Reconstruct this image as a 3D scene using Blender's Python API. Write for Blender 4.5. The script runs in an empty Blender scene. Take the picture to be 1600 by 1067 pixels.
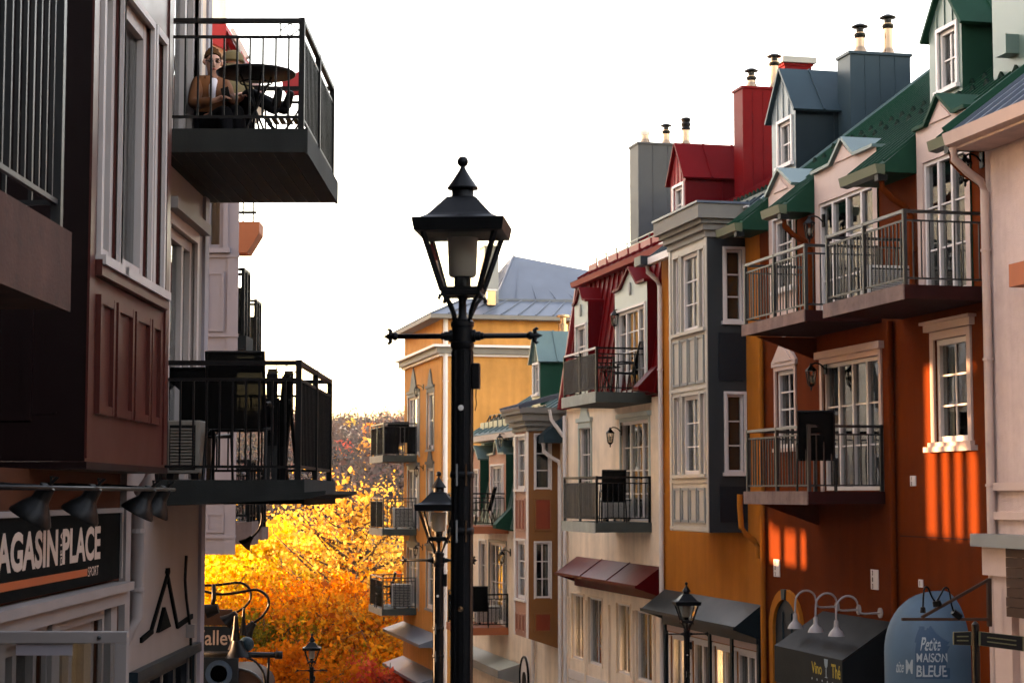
import bpy, bmesh, math, random
import numpy as np
from mathutils import Vector, Matrix
random.seed(7)
R = math.radians
SC = bpy.context.scene
COL = SC.collection

# ---------------------------------------------------------------- camera, sky, sun, exposure
FPX, CX, CY, HY = 2900., 800., 533.5, 772.
PH = math.atan((HY - CY) / FPX)
EYE = 1.5
cam = bpy.data.cameras.new('camera'); cam_o = bpy.data.objects.new('camera', cam); COL.objects.link(cam_o)
cam_o.location = (0, 0, EYE); cam_o.rotation_euler = (math.pi/2 + PH, 0, 0)
cam.sensor_width = 36; cam.sensor_fit = 'HORIZONTAL'; cam.lens = FPX/1600*36
cam.clip_start = .1; cam.clip_end = 6000
cam.dof.use_dof = True; cam.dof.focus_distance = 17; cam.dof.aperture_fstop = 7.1
SC.camera = cam_o
SUN_AZ, SUN_EL = R(-74), R(7.5)         # azimuth clockwise from the view direction: low, ahead and to the left behind the left-hand houses
w = bpy.data.worlds.new('World'); SC.world = w; w.use_nodes = True
nt = w.node_tree; nt.nodes.clear()
sky = nt.nodes.new('ShaderNodeTexSky'); sky.sky_type = 'NISHITA'; sky.sun_disc = False
sky.sun_elevation = SUN_EL; sky.sun_rotation = SUN_AZ; sky.air_density = 1.0; sky.dust_density = 0.6; sky.ozone_density = 1.0; sky.altitude = 300
bg = nt.nodes.new('ShaderNodeBackground'); bg.inputs['Strength'].default_value = .15
wo = nt.nodes.new('ShaderNodeOutputWorld')
nt.links.new(sky.outputs[0], bg.inputs[0]); nt.links.new(bg.outputs[0], wo.inputs[0])
sun = bpy.data.lights.new('sun', 'SUN'); sun.energy = 2.1; sun.angle = R(.8); sun.color = (1, .74, .48)
sun_o = bpy.data.objects.new('sun', sun); COL.objects.link(sun_o)
sd = Vector((math.sin(SUN_AZ)*math.cos(SUN_EL), math.cos(SUN_AZ)*math.cos(SUN_EL), math.sin(SUN_EL)))
sun_o.rotation_euler = sd.to_track_quat('Z', 'Y').to_euler(); sun_o.location = (40, 40, 40)
vs = SC.view_settings
vs.view_transform = 'Standard'; vs.look = 'None'; vs.gamma = 1; vs.use_curve_mapping = False; vs.exposure = 3.8
vs.use_white_balance = True; vs.white_balance_temperature = 9600; vs.white_balance_tint = 30   # camera set for open shade
SC.cycles.use_denoising = True; SC.cycles.use_adaptive_sampling = True; SC.cycles.adaptive_threshold = .025
SC.cycles.max_bounces = 6; SC.cycles.transparent_max_bounces = 16; SC.cycles.caustics_reflective = False; SC.cycles.caustics_refractive = False

# ---------------------------------------------------------------- measuring frames
def ray(px, py):
    a = (px-CX)/FPX; b = -(py-CY)/FPX
    return (a, math.cos(PH)-b*math.sin(PH), math.sin(PH)+b*math.cos(PH))
class Fr:
    """A street front: u runs along it, v out towards the street, z up."""
    def __init__(s, ox, oy, dx, dy, e):
        L = math.hypot(dx, dy); s.o = (ox, oy); s.d = (dx/L, dy/L); s.n = (-dy/L, dx/L); s.e = e
        s.rz = math.atan2(dy, dx)
    def _t(s, r, ax, val): return (val + s.o[0]*ax[0]+s.o[1]*ax[1])/(r[0]*ax[0]+r[1]*ax[1])
    def uz(s, px, py, v=0):
        r = ray(px, py); t = s._t(r, s.n, v); x, y = r[0]*t-s.o[0], r[1]*t-s.o[1]
        return x*s.d[0]+y*s.d[1], EYE+r[2]*t
    def vz(s, px, py, u):
        r = ray(px, py); t = s._t(r, s.d, u); x, y = r[0]*t-s.o[0], r[1]*t-s.o[1]
        return x*s.n[0]+y*s.n[1], EYE+r[2]*t
    def w(s, u, v, z): return Vector((s.o[0]+s.d[0]*u+s.n[0]*v, s.o[1]+s.d[1]*u+s.n[1]*v, z))
RF = Fr(11.68, 0, -.229, 1, -1)
LF = Fr(-3.4, 0, 0, -1, 1)
WF = Fr(0, 0, 1, 0, -1)             # plain world axes
def gz(Y): return -.139*max(min(Y, 95), -30)
class Face:
    def __init__(s, fr, kind, c): s.fr, s.kind, s.c = fr, kind, c
    def p(s, a, z, d=0): return (a, s.c+d, z) if s.kind == 's' else (s.c+s.fr.e*d, a, z)
    def px(s, x, y, d=0): return s.fr.uz(x, y, s.c+d) if s.kind == 's' else s.fr.vz(x, y, s.c+s.fr.e*d)
    def rect(s, xl, xr, yt, yb, d=0):
        a0 = s.px(xl, (yt+yb)/2, d)[0]; a1 = s.px(xr, (yt+yb)/2, d)[0]; xm = (xl+xr)/2
        z1 = s.px(xm, yt, d)[1]; z0 = s.px(xm, yb, d)[1]
        return min(a0, a1), max(a0, a1), z0, z1

# ---------------------------------------------------------------- materials
MATS = {}
def mat(name, col, rough=.6, var=.12, scale=1.5, bump=0, bscale=80, streak=0, metal=0, spec=.5, dirt=0):
    if name in MATS: return MATS[name]
    m = bpy.data.materials.new(name); m.use_nodes = True; n = m.node_tree.nodes; l = m.node_tree.links
    b = n['Principled BSDF']; b.inputs['Roughness'].default_value = rough; b.inputs['Metallic'].default_value = metal
    b.inputs['Specular IOR Level'].default_value = spec
    tc = n.new('ShaderNodeTexCoord')
    nz = n.new('ShaderNodeTexNoise'); nz.inputs['Scale'].default_value = scale; nz.inputs['Detail'].default_value = 9; nz.inputs['Roughness'].default_value = .65
    l.new(tc.outputs['Object'], nz.inputs['Vector'])
    mr = n.new('ShaderNodeMapRange'); mr.inputs['From Min'].default_value = .3; mr.inputs['From Max'].default_value = .7
    mr.inputs['To Min'].default_value = 1-var; mr.inputs['To Max'].default_value = 1+var
    l.new(nz.outputs['Fac'], mr.inputs['Value'])
    fac = mr.outputs[0]
    if streak:
        mp = n.new('ShaderNodeMapping'); mp.inputs['Scale'].default_value = (4, 4, .28); l.new(tc.outputs['Object'], mp.inputs['Vector'])
        n2 = n.new('ShaderNodeTexNoise'); n2.inputs['Scale'].default_value = 1.0; n2.inputs['Detail'].default_value = 5; l.new(mp.outputs[0], n2.inputs['Vector'])
        m2 = n.new('ShaderNodeMapRange'); m2.inputs['From Min'].default_value = .35; m2.inputs['From Max'].default_value = .75
        m2.inputs['To Min'].default_value = 1; m2.inputs['To Max'].default_value = 1-streak; l.new(n2.outputs['Fac'], m2.inputs['Value'])
        mm = n.new('ShaderNodeMath'); mm.operation = 'MULTIPLY'; l.new(fac, mm.inputs[0]); l.new(m2.outputs[0], mm.inputs[1]); fac = mm.outputs[0]
    vm = n.new('ShaderNodeVectorMath'); vm.operation = 'SCALE'; vm.inputs[0].default_value = col[:3]
    l.new(fac, vm.inputs['Scale'])
    out = vm.outputs[0]
    if dirt:
        n3 = n.new('ShaderNodeTexNoise'); n3.inputs['Scale'].default_value = 9; n3.inputs['Detail'].default_value = 8; n3.inputs['Roughness'].default_value = .75
        l.new(tc.outputs['Object'], n3.inputs['Vector'])
        m3 = n.new('ShaderNodeMapRange'); m3.inputs['From Min'].default_value = .52; m3.inputs['From Max'].default_value = .72; m3.inputs['To Max'].default_value = dirt
        l.new(n3.outputs['Fac'], m3.inputs['Value'])
        mx = n.new('ShaderNodeMix'); mx.data_type = 'RGBA'; l.new(m3.outputs[0], mx.inputs['Factor'])
        l.new(out, mx.inputs['A']); mx.inputs['B'].default_value = (.035, .028, .022, 1); out = mx.outputs['Result']
    l.new(out, b.inputs['Base Color'])
    rr = n.new('ShaderNodeMapRange'); rr.inputs['To Min'].default_value = max(rough-.1, .02); rr.inputs['To Max'].default_value = min(rough+.1, 1)
    l.new(nz.outputs['Fac'], rr.inputs['Value']); l.new(rr.outputs[0], b.inputs['Roughness'])
    if bump:
        nb = n.new('ShaderNodeTexNoise'); nb.inputs['Scale'].default_value = bscale; nb.inputs['Detail'].default_value = 4; l.new(tc.outputs['Object'], nb.inputs['Vector'])
        bp = n.new('ShaderNodeBump'); bp.inputs['Strength'].default_value = bump; bp.inputs['Distance'].default_value = .01
        l.new(nb.outputs['Fac'], bp.inputs['Height']); l.new(bp.outputs[0], b.inputs['Normal'])
    MATS[name] = m; return m
def glass(name, tint, gloss=1.0, thru=.9):
    m = bpy.data.materials.new(name); m.use_nodes = True; n = m.node_tree.nodes; l = m.node_tree.links; n.clear()
    o = n.new('ShaderNodeOutputMaterial'); g = n.new('ShaderNodeBsdfGlossy'); g.inputs['Roughness'].default_value = .015
    t = n.new('ShaderNodeBsdfTransparent'); t.inputs[0].default_value = (*[c*thru for c in tint], 1)
    ge = n.new('ShaderNodeNewGeometry'); dt = n.new('ShaderNodeVectorMath'); dt.operation = 'DOT_PRODUCT'
    l.new(ge.outputs['Normal'], dt.inputs[0]); l.new(ge.outputs['Incoming'], dt.inputs[1])
    ab = n.new('ShaderNodeMath'); ab.operation = 'ABSOLUTE'; l.new(dt.outputs['Value'], ab.inputs[0])
    su = n.new('ShaderNodeMath'); su.operation = 'SUBTRACT'; su.inputs[0].default_value = 1; l.new(ab.outputs[0], su.inputs[1])
    pw = n.new('ShaderNodeMath'); pw.operation = 'POWER'; pw.inputs[1].default_value = 4.2; l.new(su.outputs[0], pw.inputs[0])
    ma = n.new('ShaderNodeMath'); ma.operation = 'MULTIPLY_ADD'; ma.inputs[1].default_value = .94*gloss; ma.inputs[2].default_value = .06*gloss; l.new(pw.outputs[0], ma.inputs[0])
    # float glass is never quite flat: each sheet bows the reflection a little
    tc = n.new('ShaderNodeTexCoord'); nz = n.new('ShaderNodeTexNoise'); nz.inputs['Scale'].default_value = 1.6; nz.inputs['Detail'].default_value = 1; l.new(tc.outputs['Object'], nz.inputs['Vector'])
    bp = n.new('ShaderNodeBump'); bp.inputs['Strength'].default_value = .06; bp.inputs['Distance'].default_value = .05; l.new(nz.outputs['Fac'], bp.inputs['Height']); l.new(bp.outputs[0], g.inputs['Normal'])
    mx = n.new('ShaderNodeMixShader'); l.new(ma.outputs[0], mx.inputs[0]); l.new(t.outputs[0], mx.inputs[1]); l.new(g.outputs[0], mx.inputs[2]); l.new(mx.outputs[0], o.inputs[0])
    MATS[name] = m; return m
def emit(name, col, s):
    m = bpy.data.materials.new(name); m.use_nodes = True; b = m.node_tree.nodes['Principled BSDF']
    b.inputs['Base Color'].default_value = (*col, 1); b.inputs['Emission Color'].default_value = (*col, 1); b.inputs['Emission Strength'].default_value = s
    MATS[name] = m; return m
M = MATS
mat('yellow', (.42, .13, .020), .88, .17, .9, .5, 60, .20, spec=.05, dirt=.10)
mat('yellow_far', (.54, .235, .07), .88, .17, .9, .5, 60, .20, spec=.05, dirt=.10)
mat('cream', (.82, .64, .495), .88, .17, .9, .5, 60, .20, spec=.05, dirt=.10)
mat('orange', (.125, .020, .003), .88, .17, .9, .5, 60, .20, spec=.05, dirt=.10)
mat('pink', (.54, .40, .36), .88, .17, .9, .5, 60, .20, spec=.05, dirt=.10)
mat('pinktrim', (.50, .35, .30), .6, .08, 2, spec=.28)
mat('whitetrim', (.60, .53, .50), .5, .06, 3)
mat('greytrim', (.20, .20, .19), .5, .08, 2, spec=.28)
mat('chimneygrey', (.05, .053, .056), .55, .08, 2, spec=.08)
mat('cornice', (.175, .155, .135), .6, .08, 2, spec=.1)
mat('crestgrey', (.09, .092, .085), .6, .1, 2, spec=.1)
mat('sage', (.33, .37, .33), .5, .08, 2)
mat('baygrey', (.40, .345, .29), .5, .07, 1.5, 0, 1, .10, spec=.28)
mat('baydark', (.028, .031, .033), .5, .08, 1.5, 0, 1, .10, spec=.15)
mat('navy', (.005, .008, .012), .45, .1, 2, spec=.28)
mat('green', (.007, .043, .026), .45, .15, 1.2, .05, 20, spec=.02)
mat('greendark', (.003, .014, .009), .8, .1, 2, spec=.03)
mat('framecream', (.36, .31, .29), .5, .07, 1.5, 0, 1, .1, spec=.25)
mat('greenpale', (.075, .125, .105), .4, .08, 2)
mat('greengutter', (.065, .08, .038), .4, .1, 2)
mat('teal', (.085, .14, .135), .35, .1, 2, spec=.28)
mat('bluegrey', (.019, .037, .046), .35, .12, 1.5, spec=.08)
mat('bluedark', (.008, .016, .020), .4, .1, 1.5, spec=.08)
mat('bluepale', (.11, .145, .155), .45, .06, 2)
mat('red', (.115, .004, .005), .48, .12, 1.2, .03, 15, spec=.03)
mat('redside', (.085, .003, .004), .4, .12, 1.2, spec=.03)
mat('redtrim', (.25, .03, .03), .4, .1, 2, spec=.05)
mat('roofblue', (.075, .09, .115), .35, .18, .8, .05, 10, spec=.28)
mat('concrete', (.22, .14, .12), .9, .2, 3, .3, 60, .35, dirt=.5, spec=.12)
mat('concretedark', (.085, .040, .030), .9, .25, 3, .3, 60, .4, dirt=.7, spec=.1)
mat('signnavy', (.006, .014, .021), .5, .1, 3, spec=.15)
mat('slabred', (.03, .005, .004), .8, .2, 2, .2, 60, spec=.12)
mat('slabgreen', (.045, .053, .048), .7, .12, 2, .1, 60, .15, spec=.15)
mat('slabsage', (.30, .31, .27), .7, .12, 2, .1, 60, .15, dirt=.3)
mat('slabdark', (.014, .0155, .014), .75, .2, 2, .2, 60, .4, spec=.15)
mat('slaborange', (.36, .09, .03), .7, .12, 2)
mat('black', (.003, .003, .003), .42, .2, 6, spec=.15)
mat('lampblack', (.0022, .0025, .003), .42, .25, 9, .1, 120, spec=.14)
mat('rail', (.012, .013, .0135), .38, .2, 4)
mat('railgrey', (.12, .123, .12), .35, .15, 4)
mat('steel', (.30, .19, .12), .25, .1, 6, metal=1)
mat('room', (.022, .02, .018), .9, .3, 1)
mat('curtain', (.42, .38, .34), .9, .1, 3)
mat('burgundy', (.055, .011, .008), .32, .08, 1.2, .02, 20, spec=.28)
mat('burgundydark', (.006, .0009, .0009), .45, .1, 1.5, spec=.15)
mat('lavender', (.21, .19, .21), .6, .07, 1.5, 0, 1, .08, spec=.28)
mat('greycream', (.19, .165, .155), .55, .07, 1.5, 0, 1, .1, spec=.28)
mat('brown', (.05, .012, .003), .7, .12, 2, .1, 60, spec=.15)
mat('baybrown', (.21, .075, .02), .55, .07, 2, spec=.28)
mat('bayred', (.22, .03, .01), .55, .08, 2, spec=.28)
mat('baypink', (.40, .17, .115), .55, .08, 2, spec=.28)
mat('awninggrey', (.020, .025, .026), .38, .2, 1.5, .1, 12, .12, spec=.25)
mat('awningred', (.12, .017, .015), .4, .15, 1.5, .08, 12, .12, spec=.28)
mat('canvasblack', (.005, .007, .008), .6, .2, 2, .1, 40, spec=.15)
mat('canvasblue', (.034, .09, .14), .7, .12, 2, .08, 40, .15)
mat('printblue', (.006, .045, .095), .7, .08, 2)
mat('printpale', (.24, .30, .33), .7, .05, 2)
mat('printyellow', (.42, .28, .02), .7, .1, 2)
mat('wood', (.05, .025, .016), .7, .3, 4, .2, 30, spec=.15)
mat('signblack', (.002, .0026, .0024), .8, .2, 3, spec=.04)
mat('signorange', (.30, .055, .010), .5, .12, 6)
mat('lettering', (.40, .31, .255), .5, .06, 4)
mat('acwhite', (.55, .52, .48), .5, .06, 3)
mat('acbeige', (.17, .15, .125), .6, .06, 3, spec=.2)
mat('lamppale', (.30, .27, .27), .45, .06, 3, spec=.3)
mat('skin', (.52, .24, .16), .55, .08, 8)
mat('hair', (.085, .032, .010), .8, .2, 30, spec=.08)
mat('jacket', (.14, .038, .006), .9, .15, 12, .15, 120)
mat('denim', (.007, .007, .0085), .9, .15, 10, spec=.05)
mat('shirt', (.62, .55, .56), .85, .05, 8)
mat('olive', (.13, .09, .035), .9, .15, 12)
mat('redcloth', (.42, .02, .02), .7, .1, 3)
def screen_cloth(name, col, thru):
    m = bpy.data.materials.new(name); m.use_nodes = True; n = m.node_tree.nodes; l = m.node_tree.links; b = n['Principled BSDF']; b.inputs['Base Color'].default_value = (*col, 1); b.inputs['Roughness'].default_value = .9; b.inputs['Specular IOR Level'].default_value = .02
    t = n.new('ShaderNodeBsdfTransparent'); mx = n.new('ShaderNodeMixShader'); mx.inputs[0].default_value = thru; l.new(b.outputs[0], mx.inputs[1]); l.new(t.outputs[0], mx.inputs[2]); l.new(mx.outputs[0], n['Material Output'].inputs[0]); MATS[name] = m
screen_cloth('mesh', (.005, .0047, .0045), .05); screen_cloth('meshlight', (.08, .073, .066), .38)
glass('glass', (.80, .84, .84))
glass('lampglass', (1, .985, .95), .4, .98)
mat('frost', (.42, .36, .30), .6, .1, 6)

# ---------------------------------------------------------------- mesh helpers
OFF = {}
class MB:
    def __init__(s): s.v = []; s.f = []
    def add(s, vs, fs):
        n = len(s.v); s.v += [tuple(p) for p in vs]; s.f += [tuple(i+n for i in f) for f in fs]; return s
    def hexa(s, p):
        return s.add(p, [(0,3,2,1),(4,5,6,7),(0,1,5,4),(1,2,6,5),(2,3,7,6),(3,0,4,7)])
    def box(s, x0, x1, y0, y1, z0, z1):
        return s.hexa([(x0,y0,z0),(x1,y0,z0),(x1,y1,z0),(x0,y1,z0),(x0,y0,z1),(x1,y0,z1),(x1,y1,z1),(x0,y1,z1)])
    def fbox(s, F, a0, a1, z0, z1, d0, d1):
        return s.hexa([F.p(a0,z0,d0),F.p(a1,z0,d0),F.p(a1,z0,d1),F.p(a0,z0,d1),F.p(a0,z1,d0),F.p(a1,z1,d0),F.p(a1,z1,d1),F.p(a0,z1,d1)])
    def prism(s, poly, ext):
        n = len(poly); ext = Vector(ext)
        vs = [tuple(p) for p in poly]+[tuple(Vector(p)+ext) for p in poly]
        return s.add(vs, [tuple(range(n))[::-1], tuple(range(n, 2*n))]+[(i,(i+1)%n,n+(i+1)%n,n+i) for i in range(n)])
    def bar(s, a, b, w, h=None, up=(0,0,1)):
        a, b = Vector(a), Vector(b); h = h or w; d = (b-a).normalized(); upv = Vector(up)
        if abs(d.dot(upv)) > .98: upv = Vector((0,1,0))
        x = d.cross(upv).normalized()*w/2; y = x.cross(d).normalized()*h/2
        return s.hexa([a-x-y,a+x-y,a+x+y,a-x+y,b-x-y,b+x-y,b+x+y,b-x+y])
    def tube(s, pts, r, n=8):
        pts = [Vector(p) for p in pts]; rs = r if isinstance(r, (list, tuple)) else [r]*len(pts)
        ref = Vector((0,0,1)); rings = []
        for i, p in enumerate(pts):
            d = (pts[min(i+1,len(pts)-1)]-pts[max(i-1,0)]).normalized()
            rf = ref if abs(d.dot(ref)) < .95 else Vector((1,0,0))
            x = d.cross(rf).normalized(); y = d.cross(x).normalized()
            if rings and x.dot(px) < 0 and abs(x.dot(px)) > abs(x.dot(py)): x, y = -x, -y
            px, py = x, y
            rings.append([p+(x*math.cos(2*math.pi*k/n)+y*math.sin(2*math.pi*k/n))*rs[i] for k in range(n)])
        vs = [q for r_ in rings for q in r_]; fs = []
        for i in range(len(pts)-1):
            for k in range(n): fs.append((i*n+k, i*n+(k+1)%n, (i+1)*n+(k+1)%n, (i+1)*n+k))
        m = (len(pts)-1)*n
        fs += [tuple(range(n))[::-1], tuple(range(m, m+n))]
        return s.add(vs, fs)
    def lathe(s, prof, n=16, c=(0,0,0), rot=0, sx=1, sy=1):
        vs = []; fs = []
        for r, z in prof:
            for k in range(n):
                a = rot+2*math.pi*k/n; vs.append((c[0]+r*sx*math.cos(a), c[1]+r*sy*math.sin(a), c[2]+z))
        for i in range(len(prof)-1):
            for k in range(n): fs.append((i*n+k, i*n+(k+1)%n, (i+1)*n+(k+1)%n, (i+1)*n+k))
        fs += [tuple(range(n))[::-1], tuple(range((len(prof)-1)*n, len(prof)*n))]
        return s.add(vs, fs)
    def mesh(s, name, off=(0,0,0)):
        me = bpy.data.meshes.new(name)
        me.from_pydata([(p[0]-off[0], p[1]-off[1], p[2]-off[2]) for p in s.v], [], s.f); me.update(); return me
    def build(s, name, m, parent=None, smooth=False, bevel=0):
        off = OFF.get(parent.name, (0,0,0)) if parent else (0,0,0)
        me = s.mesh(name, off); o = put(name, me, m, parent, smooth)
        if parent: OFF[o.name] = off
        if bevel:
            b = o.modifiers.new('bevel', 'BEVEL'); b.width = bevel; b.segments = 2; b.limit_method = 'ANGLE'; b.angle_limit = R(40)
        return o
def put(name, me, m, parent=None, smooth=False, loc=None):
    o = bpy.data.objects.new(name, me); COL.objects.link(o)
    if m is not None and not me.materials: me.materials.append(M[m] if isinstance(m, str) else m)
    if smooth is True:
        for p in me.polygons: p.use_smooth = True
    elif smooth:
        me.shade_smooth() if False else me.set_sharp_from_angle(angle=R(smooth))
        for p in me.polygons: p.use_smooth = True
    if parent: o.parent = parent
    if loc is not None:
        off = OFF.get(parent.name, (0,0,0)) if parent else (0,0,0)
        o.location = [loc[i]-off[i] for i in range(3)]
    return o
def tag(o, label, cat=None, group=None, kind=None):
    o['label'] = label
    if cat: o['category'] = cat
    if group: o['group'] = group
    if kind: o['kind'] = kind
    return o
def thing(name, label, cat, fr=None, base=(0,0,0), rz=0, group=None):
    """Empty at the thing's base; its parts are meshes in the front's own u, v, z."""
    o = bpy.data.objects.new(name, None); COL.objects.link(o); o.empty_display_size = .2
    if fr is not None:
        o.location = fr.w(*base); o.rotation_euler = (0, 0, fr.rz+rz); OFF[o.name] = tuple(base)
    else:
        o.location = base; o.rotation_euler = (0, 0, rz); OFF[o.name] = (0,0,0)
    return tag(o, label, cat, group)
def dup(root, loc, rz, label, group=None, scale=None):
    r = root.copy(); COL.objects.link(r); r.location = loc; r.rotation_euler = (0, 0, rz); r['label'] = label
    if group: r['group'] = group
    if scale: r.scale = (scale,)*3
    for ch in list(root.children):
        c = ch.copy(); COL.objects.link(c); c.parent = r
        for g in ch.children:
            d = g.copy(); COL.objects.link(d); d.parent = c
    return r
def inst(name, me, m, parent, locs):
    """alike small pieces: one mesh, one object each"""
    for p in locs: put(name, me, m, parent, loc=p)

def text_geo(s, size, off=0.0, spacing=1.0, shear=0.0, xs=1.0):
    cu = bpy.data.curves.new('t', 'FONT'); cu.body = s; cu.size = size; cu.offset = off; cu.space_character = spacing; cu.shear = shear; cu.resolution_u = 4
    ob = bpy.data.objects.new('t', cu); COL.objects.link(ob)
    dg = bpy.context.evaluated_depsgraph_get(); me = ob.evaluated_get(dg).to_mesh()
    vs = [(v.co.x*xs, v.co.y) for v in me.vertices]; fs = [tuple(p.vertices) for p in me.polygons]
    ob.evaluated_get(dg).to_mesh_clear(); bpy.data.objects.remove(ob); bpy.data.curves.remove(cu)
    return vs, fs
def lettering(name, s, size, fn, m, parent, off=0, xs=1.0, shear=0, spacing=1.0, flip=False):
    """fn maps text x, y to u, v, z.  The letters stand as thin painted shapes on their board."""
    vs, fs = text_geo(s, size, off, spacing, shear, xs)
    mb = MB(); mb.add([fn(x, y) for x, y in vs], fs)
    return mb.build(name, m, parent)

# ---------------------------------------------------------------- building pieces
def wall_grid(mb, F, a0, a1, z0, z1, holes, reveal=.13, d=0):
    A = sorted({a0, a1, *[h[0] for h in holes], *[h[1] for h in holes]}); Z = sorted({z0, z1, *[h[2] for h in holes], *[h[3] for h in holes]})
    A = [a for a in A if a0-1e-6 <= a <= a1+1e-6]; Z = [z for z in Z if z0-1e-6 <= z <= z1+1e-6]
    for i in range(len(A)-1):
        for j in range(len(Z)-1):
            am, zm = (A[i]+A[i+1])/2, (Z[j]+Z[j+1])/2
            if any(h[0] < am < h[1] and h[2] < zm < h[3] for h in holes): continue
            mb.add([F.p(A[i],Z[j],d),F.p(A[i+1],Z[j],d),F.p(A[i+1],Z[j+1],d),F.p(A[i],Z[j+1],d)], [(0,1,2,3)])
    for h in holes:
        q = [(h[0],h[2]),(h[1],h[2]),(h[1],h[3]),(h[0],h[3])]
        for i in range(4):
            p, r = q[i], q[(i+1)%4]
            mb.add([F.p(*p,d),F.p(*r,d),F.p(*r,d-reveal),F.p(*p,d-reveal)], [(0,1,2,3)])
def window(F, parent, rect, leaves=(0,1), grid=(2,3), fm='whitetrim', fw=.055, casing=0, cm=None, sill=True, curtain=0, glassm='glass', name='window', room=.6, roomm='room', d=0, head=None, depth=.13, mw=.024, tilt=0):
    a0, a1, z0, z1 = rect; W, H = a1-a0, z1-z0
    mb = MB()
    mb.fbox(F, a0, a0+fw, z0, z1, d-depth, d-.03); mb.fbox(F, a1-fw, a1, z0, z1, d-depth, d-.03)
    mb.fbox(F, a0+fw, a1-fw, z0, z0+fw, d-depth, d-.032); mb.fbox(F, a0+fw, a1-fw, z1-fw, z1, d-depth, d-.032)
    i0, i1 = a0+fw, a1-fw
    for f in leaves[1:-1]:
        c = i0+(i1-i0)*f; mb.fbox(F, c-fw*.55, c+fw*.55, z0+fw, z1-fw, d-depth+.005, d-.035)
    wo_ = mb.build(name, fm, parent)
    if casing:
        c = MB(); c.fbox(F, a0-casing, a0, z0-casing*.6, z1+casing, d-.01, d+.03); c.fbox(F, a1, a1+casing, z0-casing*.6, z1+casing, d-.01, d+.03)
        c.fbox(F, a0, a1, z1, z1+casing, d-.01, d+.032); c.build('casing', cm or fm, wo_)
    if sill:
        c = MB(); c.fbox(F, a0-casing-.03, a1+casing+.03, z0-.06, z0, d-.02, d+.07); c.build('sill', cm or fm, wo_)
    for i in range(len(leaves)-1):
        l0 = i0+(i1-i0)*leaves[i]; l1 = i0+(i1-i0)*leaves[i+1]
        if i: l0 += fw*.55
        if i < len(leaves)-2: l1 -= fw*.55
        g = MB(); g.fbox(F, l0, l1, z0+fw, z1-fw, d-.085, d-.079); g.build('pane', glassm, wo_)
        nx, nz = grid[i] if isinstance(grid, list) else grid
        for k in range(1, nx):
            c = l0+(l1-l0)*k/nx; g = MB(); g.fbox(F, c-mw/2, c+mw/2, z0+fw, z1-fw, d-.078, d-.058); g.build('muntin', fm, wo_)
        for k in range(1, nz):
            c = z0+fw+(H-2*fw)*k/nz; g = MB(); g.fbox(F, l0, l1, c-mw/2, c+mw/2, d-.0785, d-.0575); g.build('muntin', fm, wo_)
        if curtain and (curtain >= .5 or random.random() < .55):
            g = MB(); n = 24; curtain = curtain if curtain >= .5 else random.choice((.16, .22, .3))
            for side in ((0, curtain), (1-curtain, 1)) if curtain < .5 else ((0, 1),):
                vs = []
                for k in range(n+1):
                    t = side[0]+(side[1]-side[0])*k/n; ww = math.sin(k*1.05+i*1.7)*.014+math.sin(k*2.3)*.006
                    vs += [F.p(l0+(l1-l0)*t, z0+fw, d-.17+ww), F.p(l0+(l1-l0)*t, z1-fw, d-.17+ww*.7)]
                g.add(vs, [(2*k,2*k+2,2*k+3,2*k+1) for k in range(n)])
            g.build('curtain', 'curtain', wo_, smooth=True)
    if room:
        e = .004; r_ = MB(); q = [(a0-e,z0-e),(a1+e,z0-e),(a1+e,z1+e),(a0-e,z1+e)]
        r_.add([F.p(*p, d-depth+.002) for p in q]+[F.p(*p, d-depth-room) for p in q], [(0,1,5,4),(1,2,6,5),(2,3,7,6),(3,0,4,7),(4,5,6,7)])
        r_.build('room_interior', roomm, wo_)
    if head: head(wo_)
    return wo_
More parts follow.
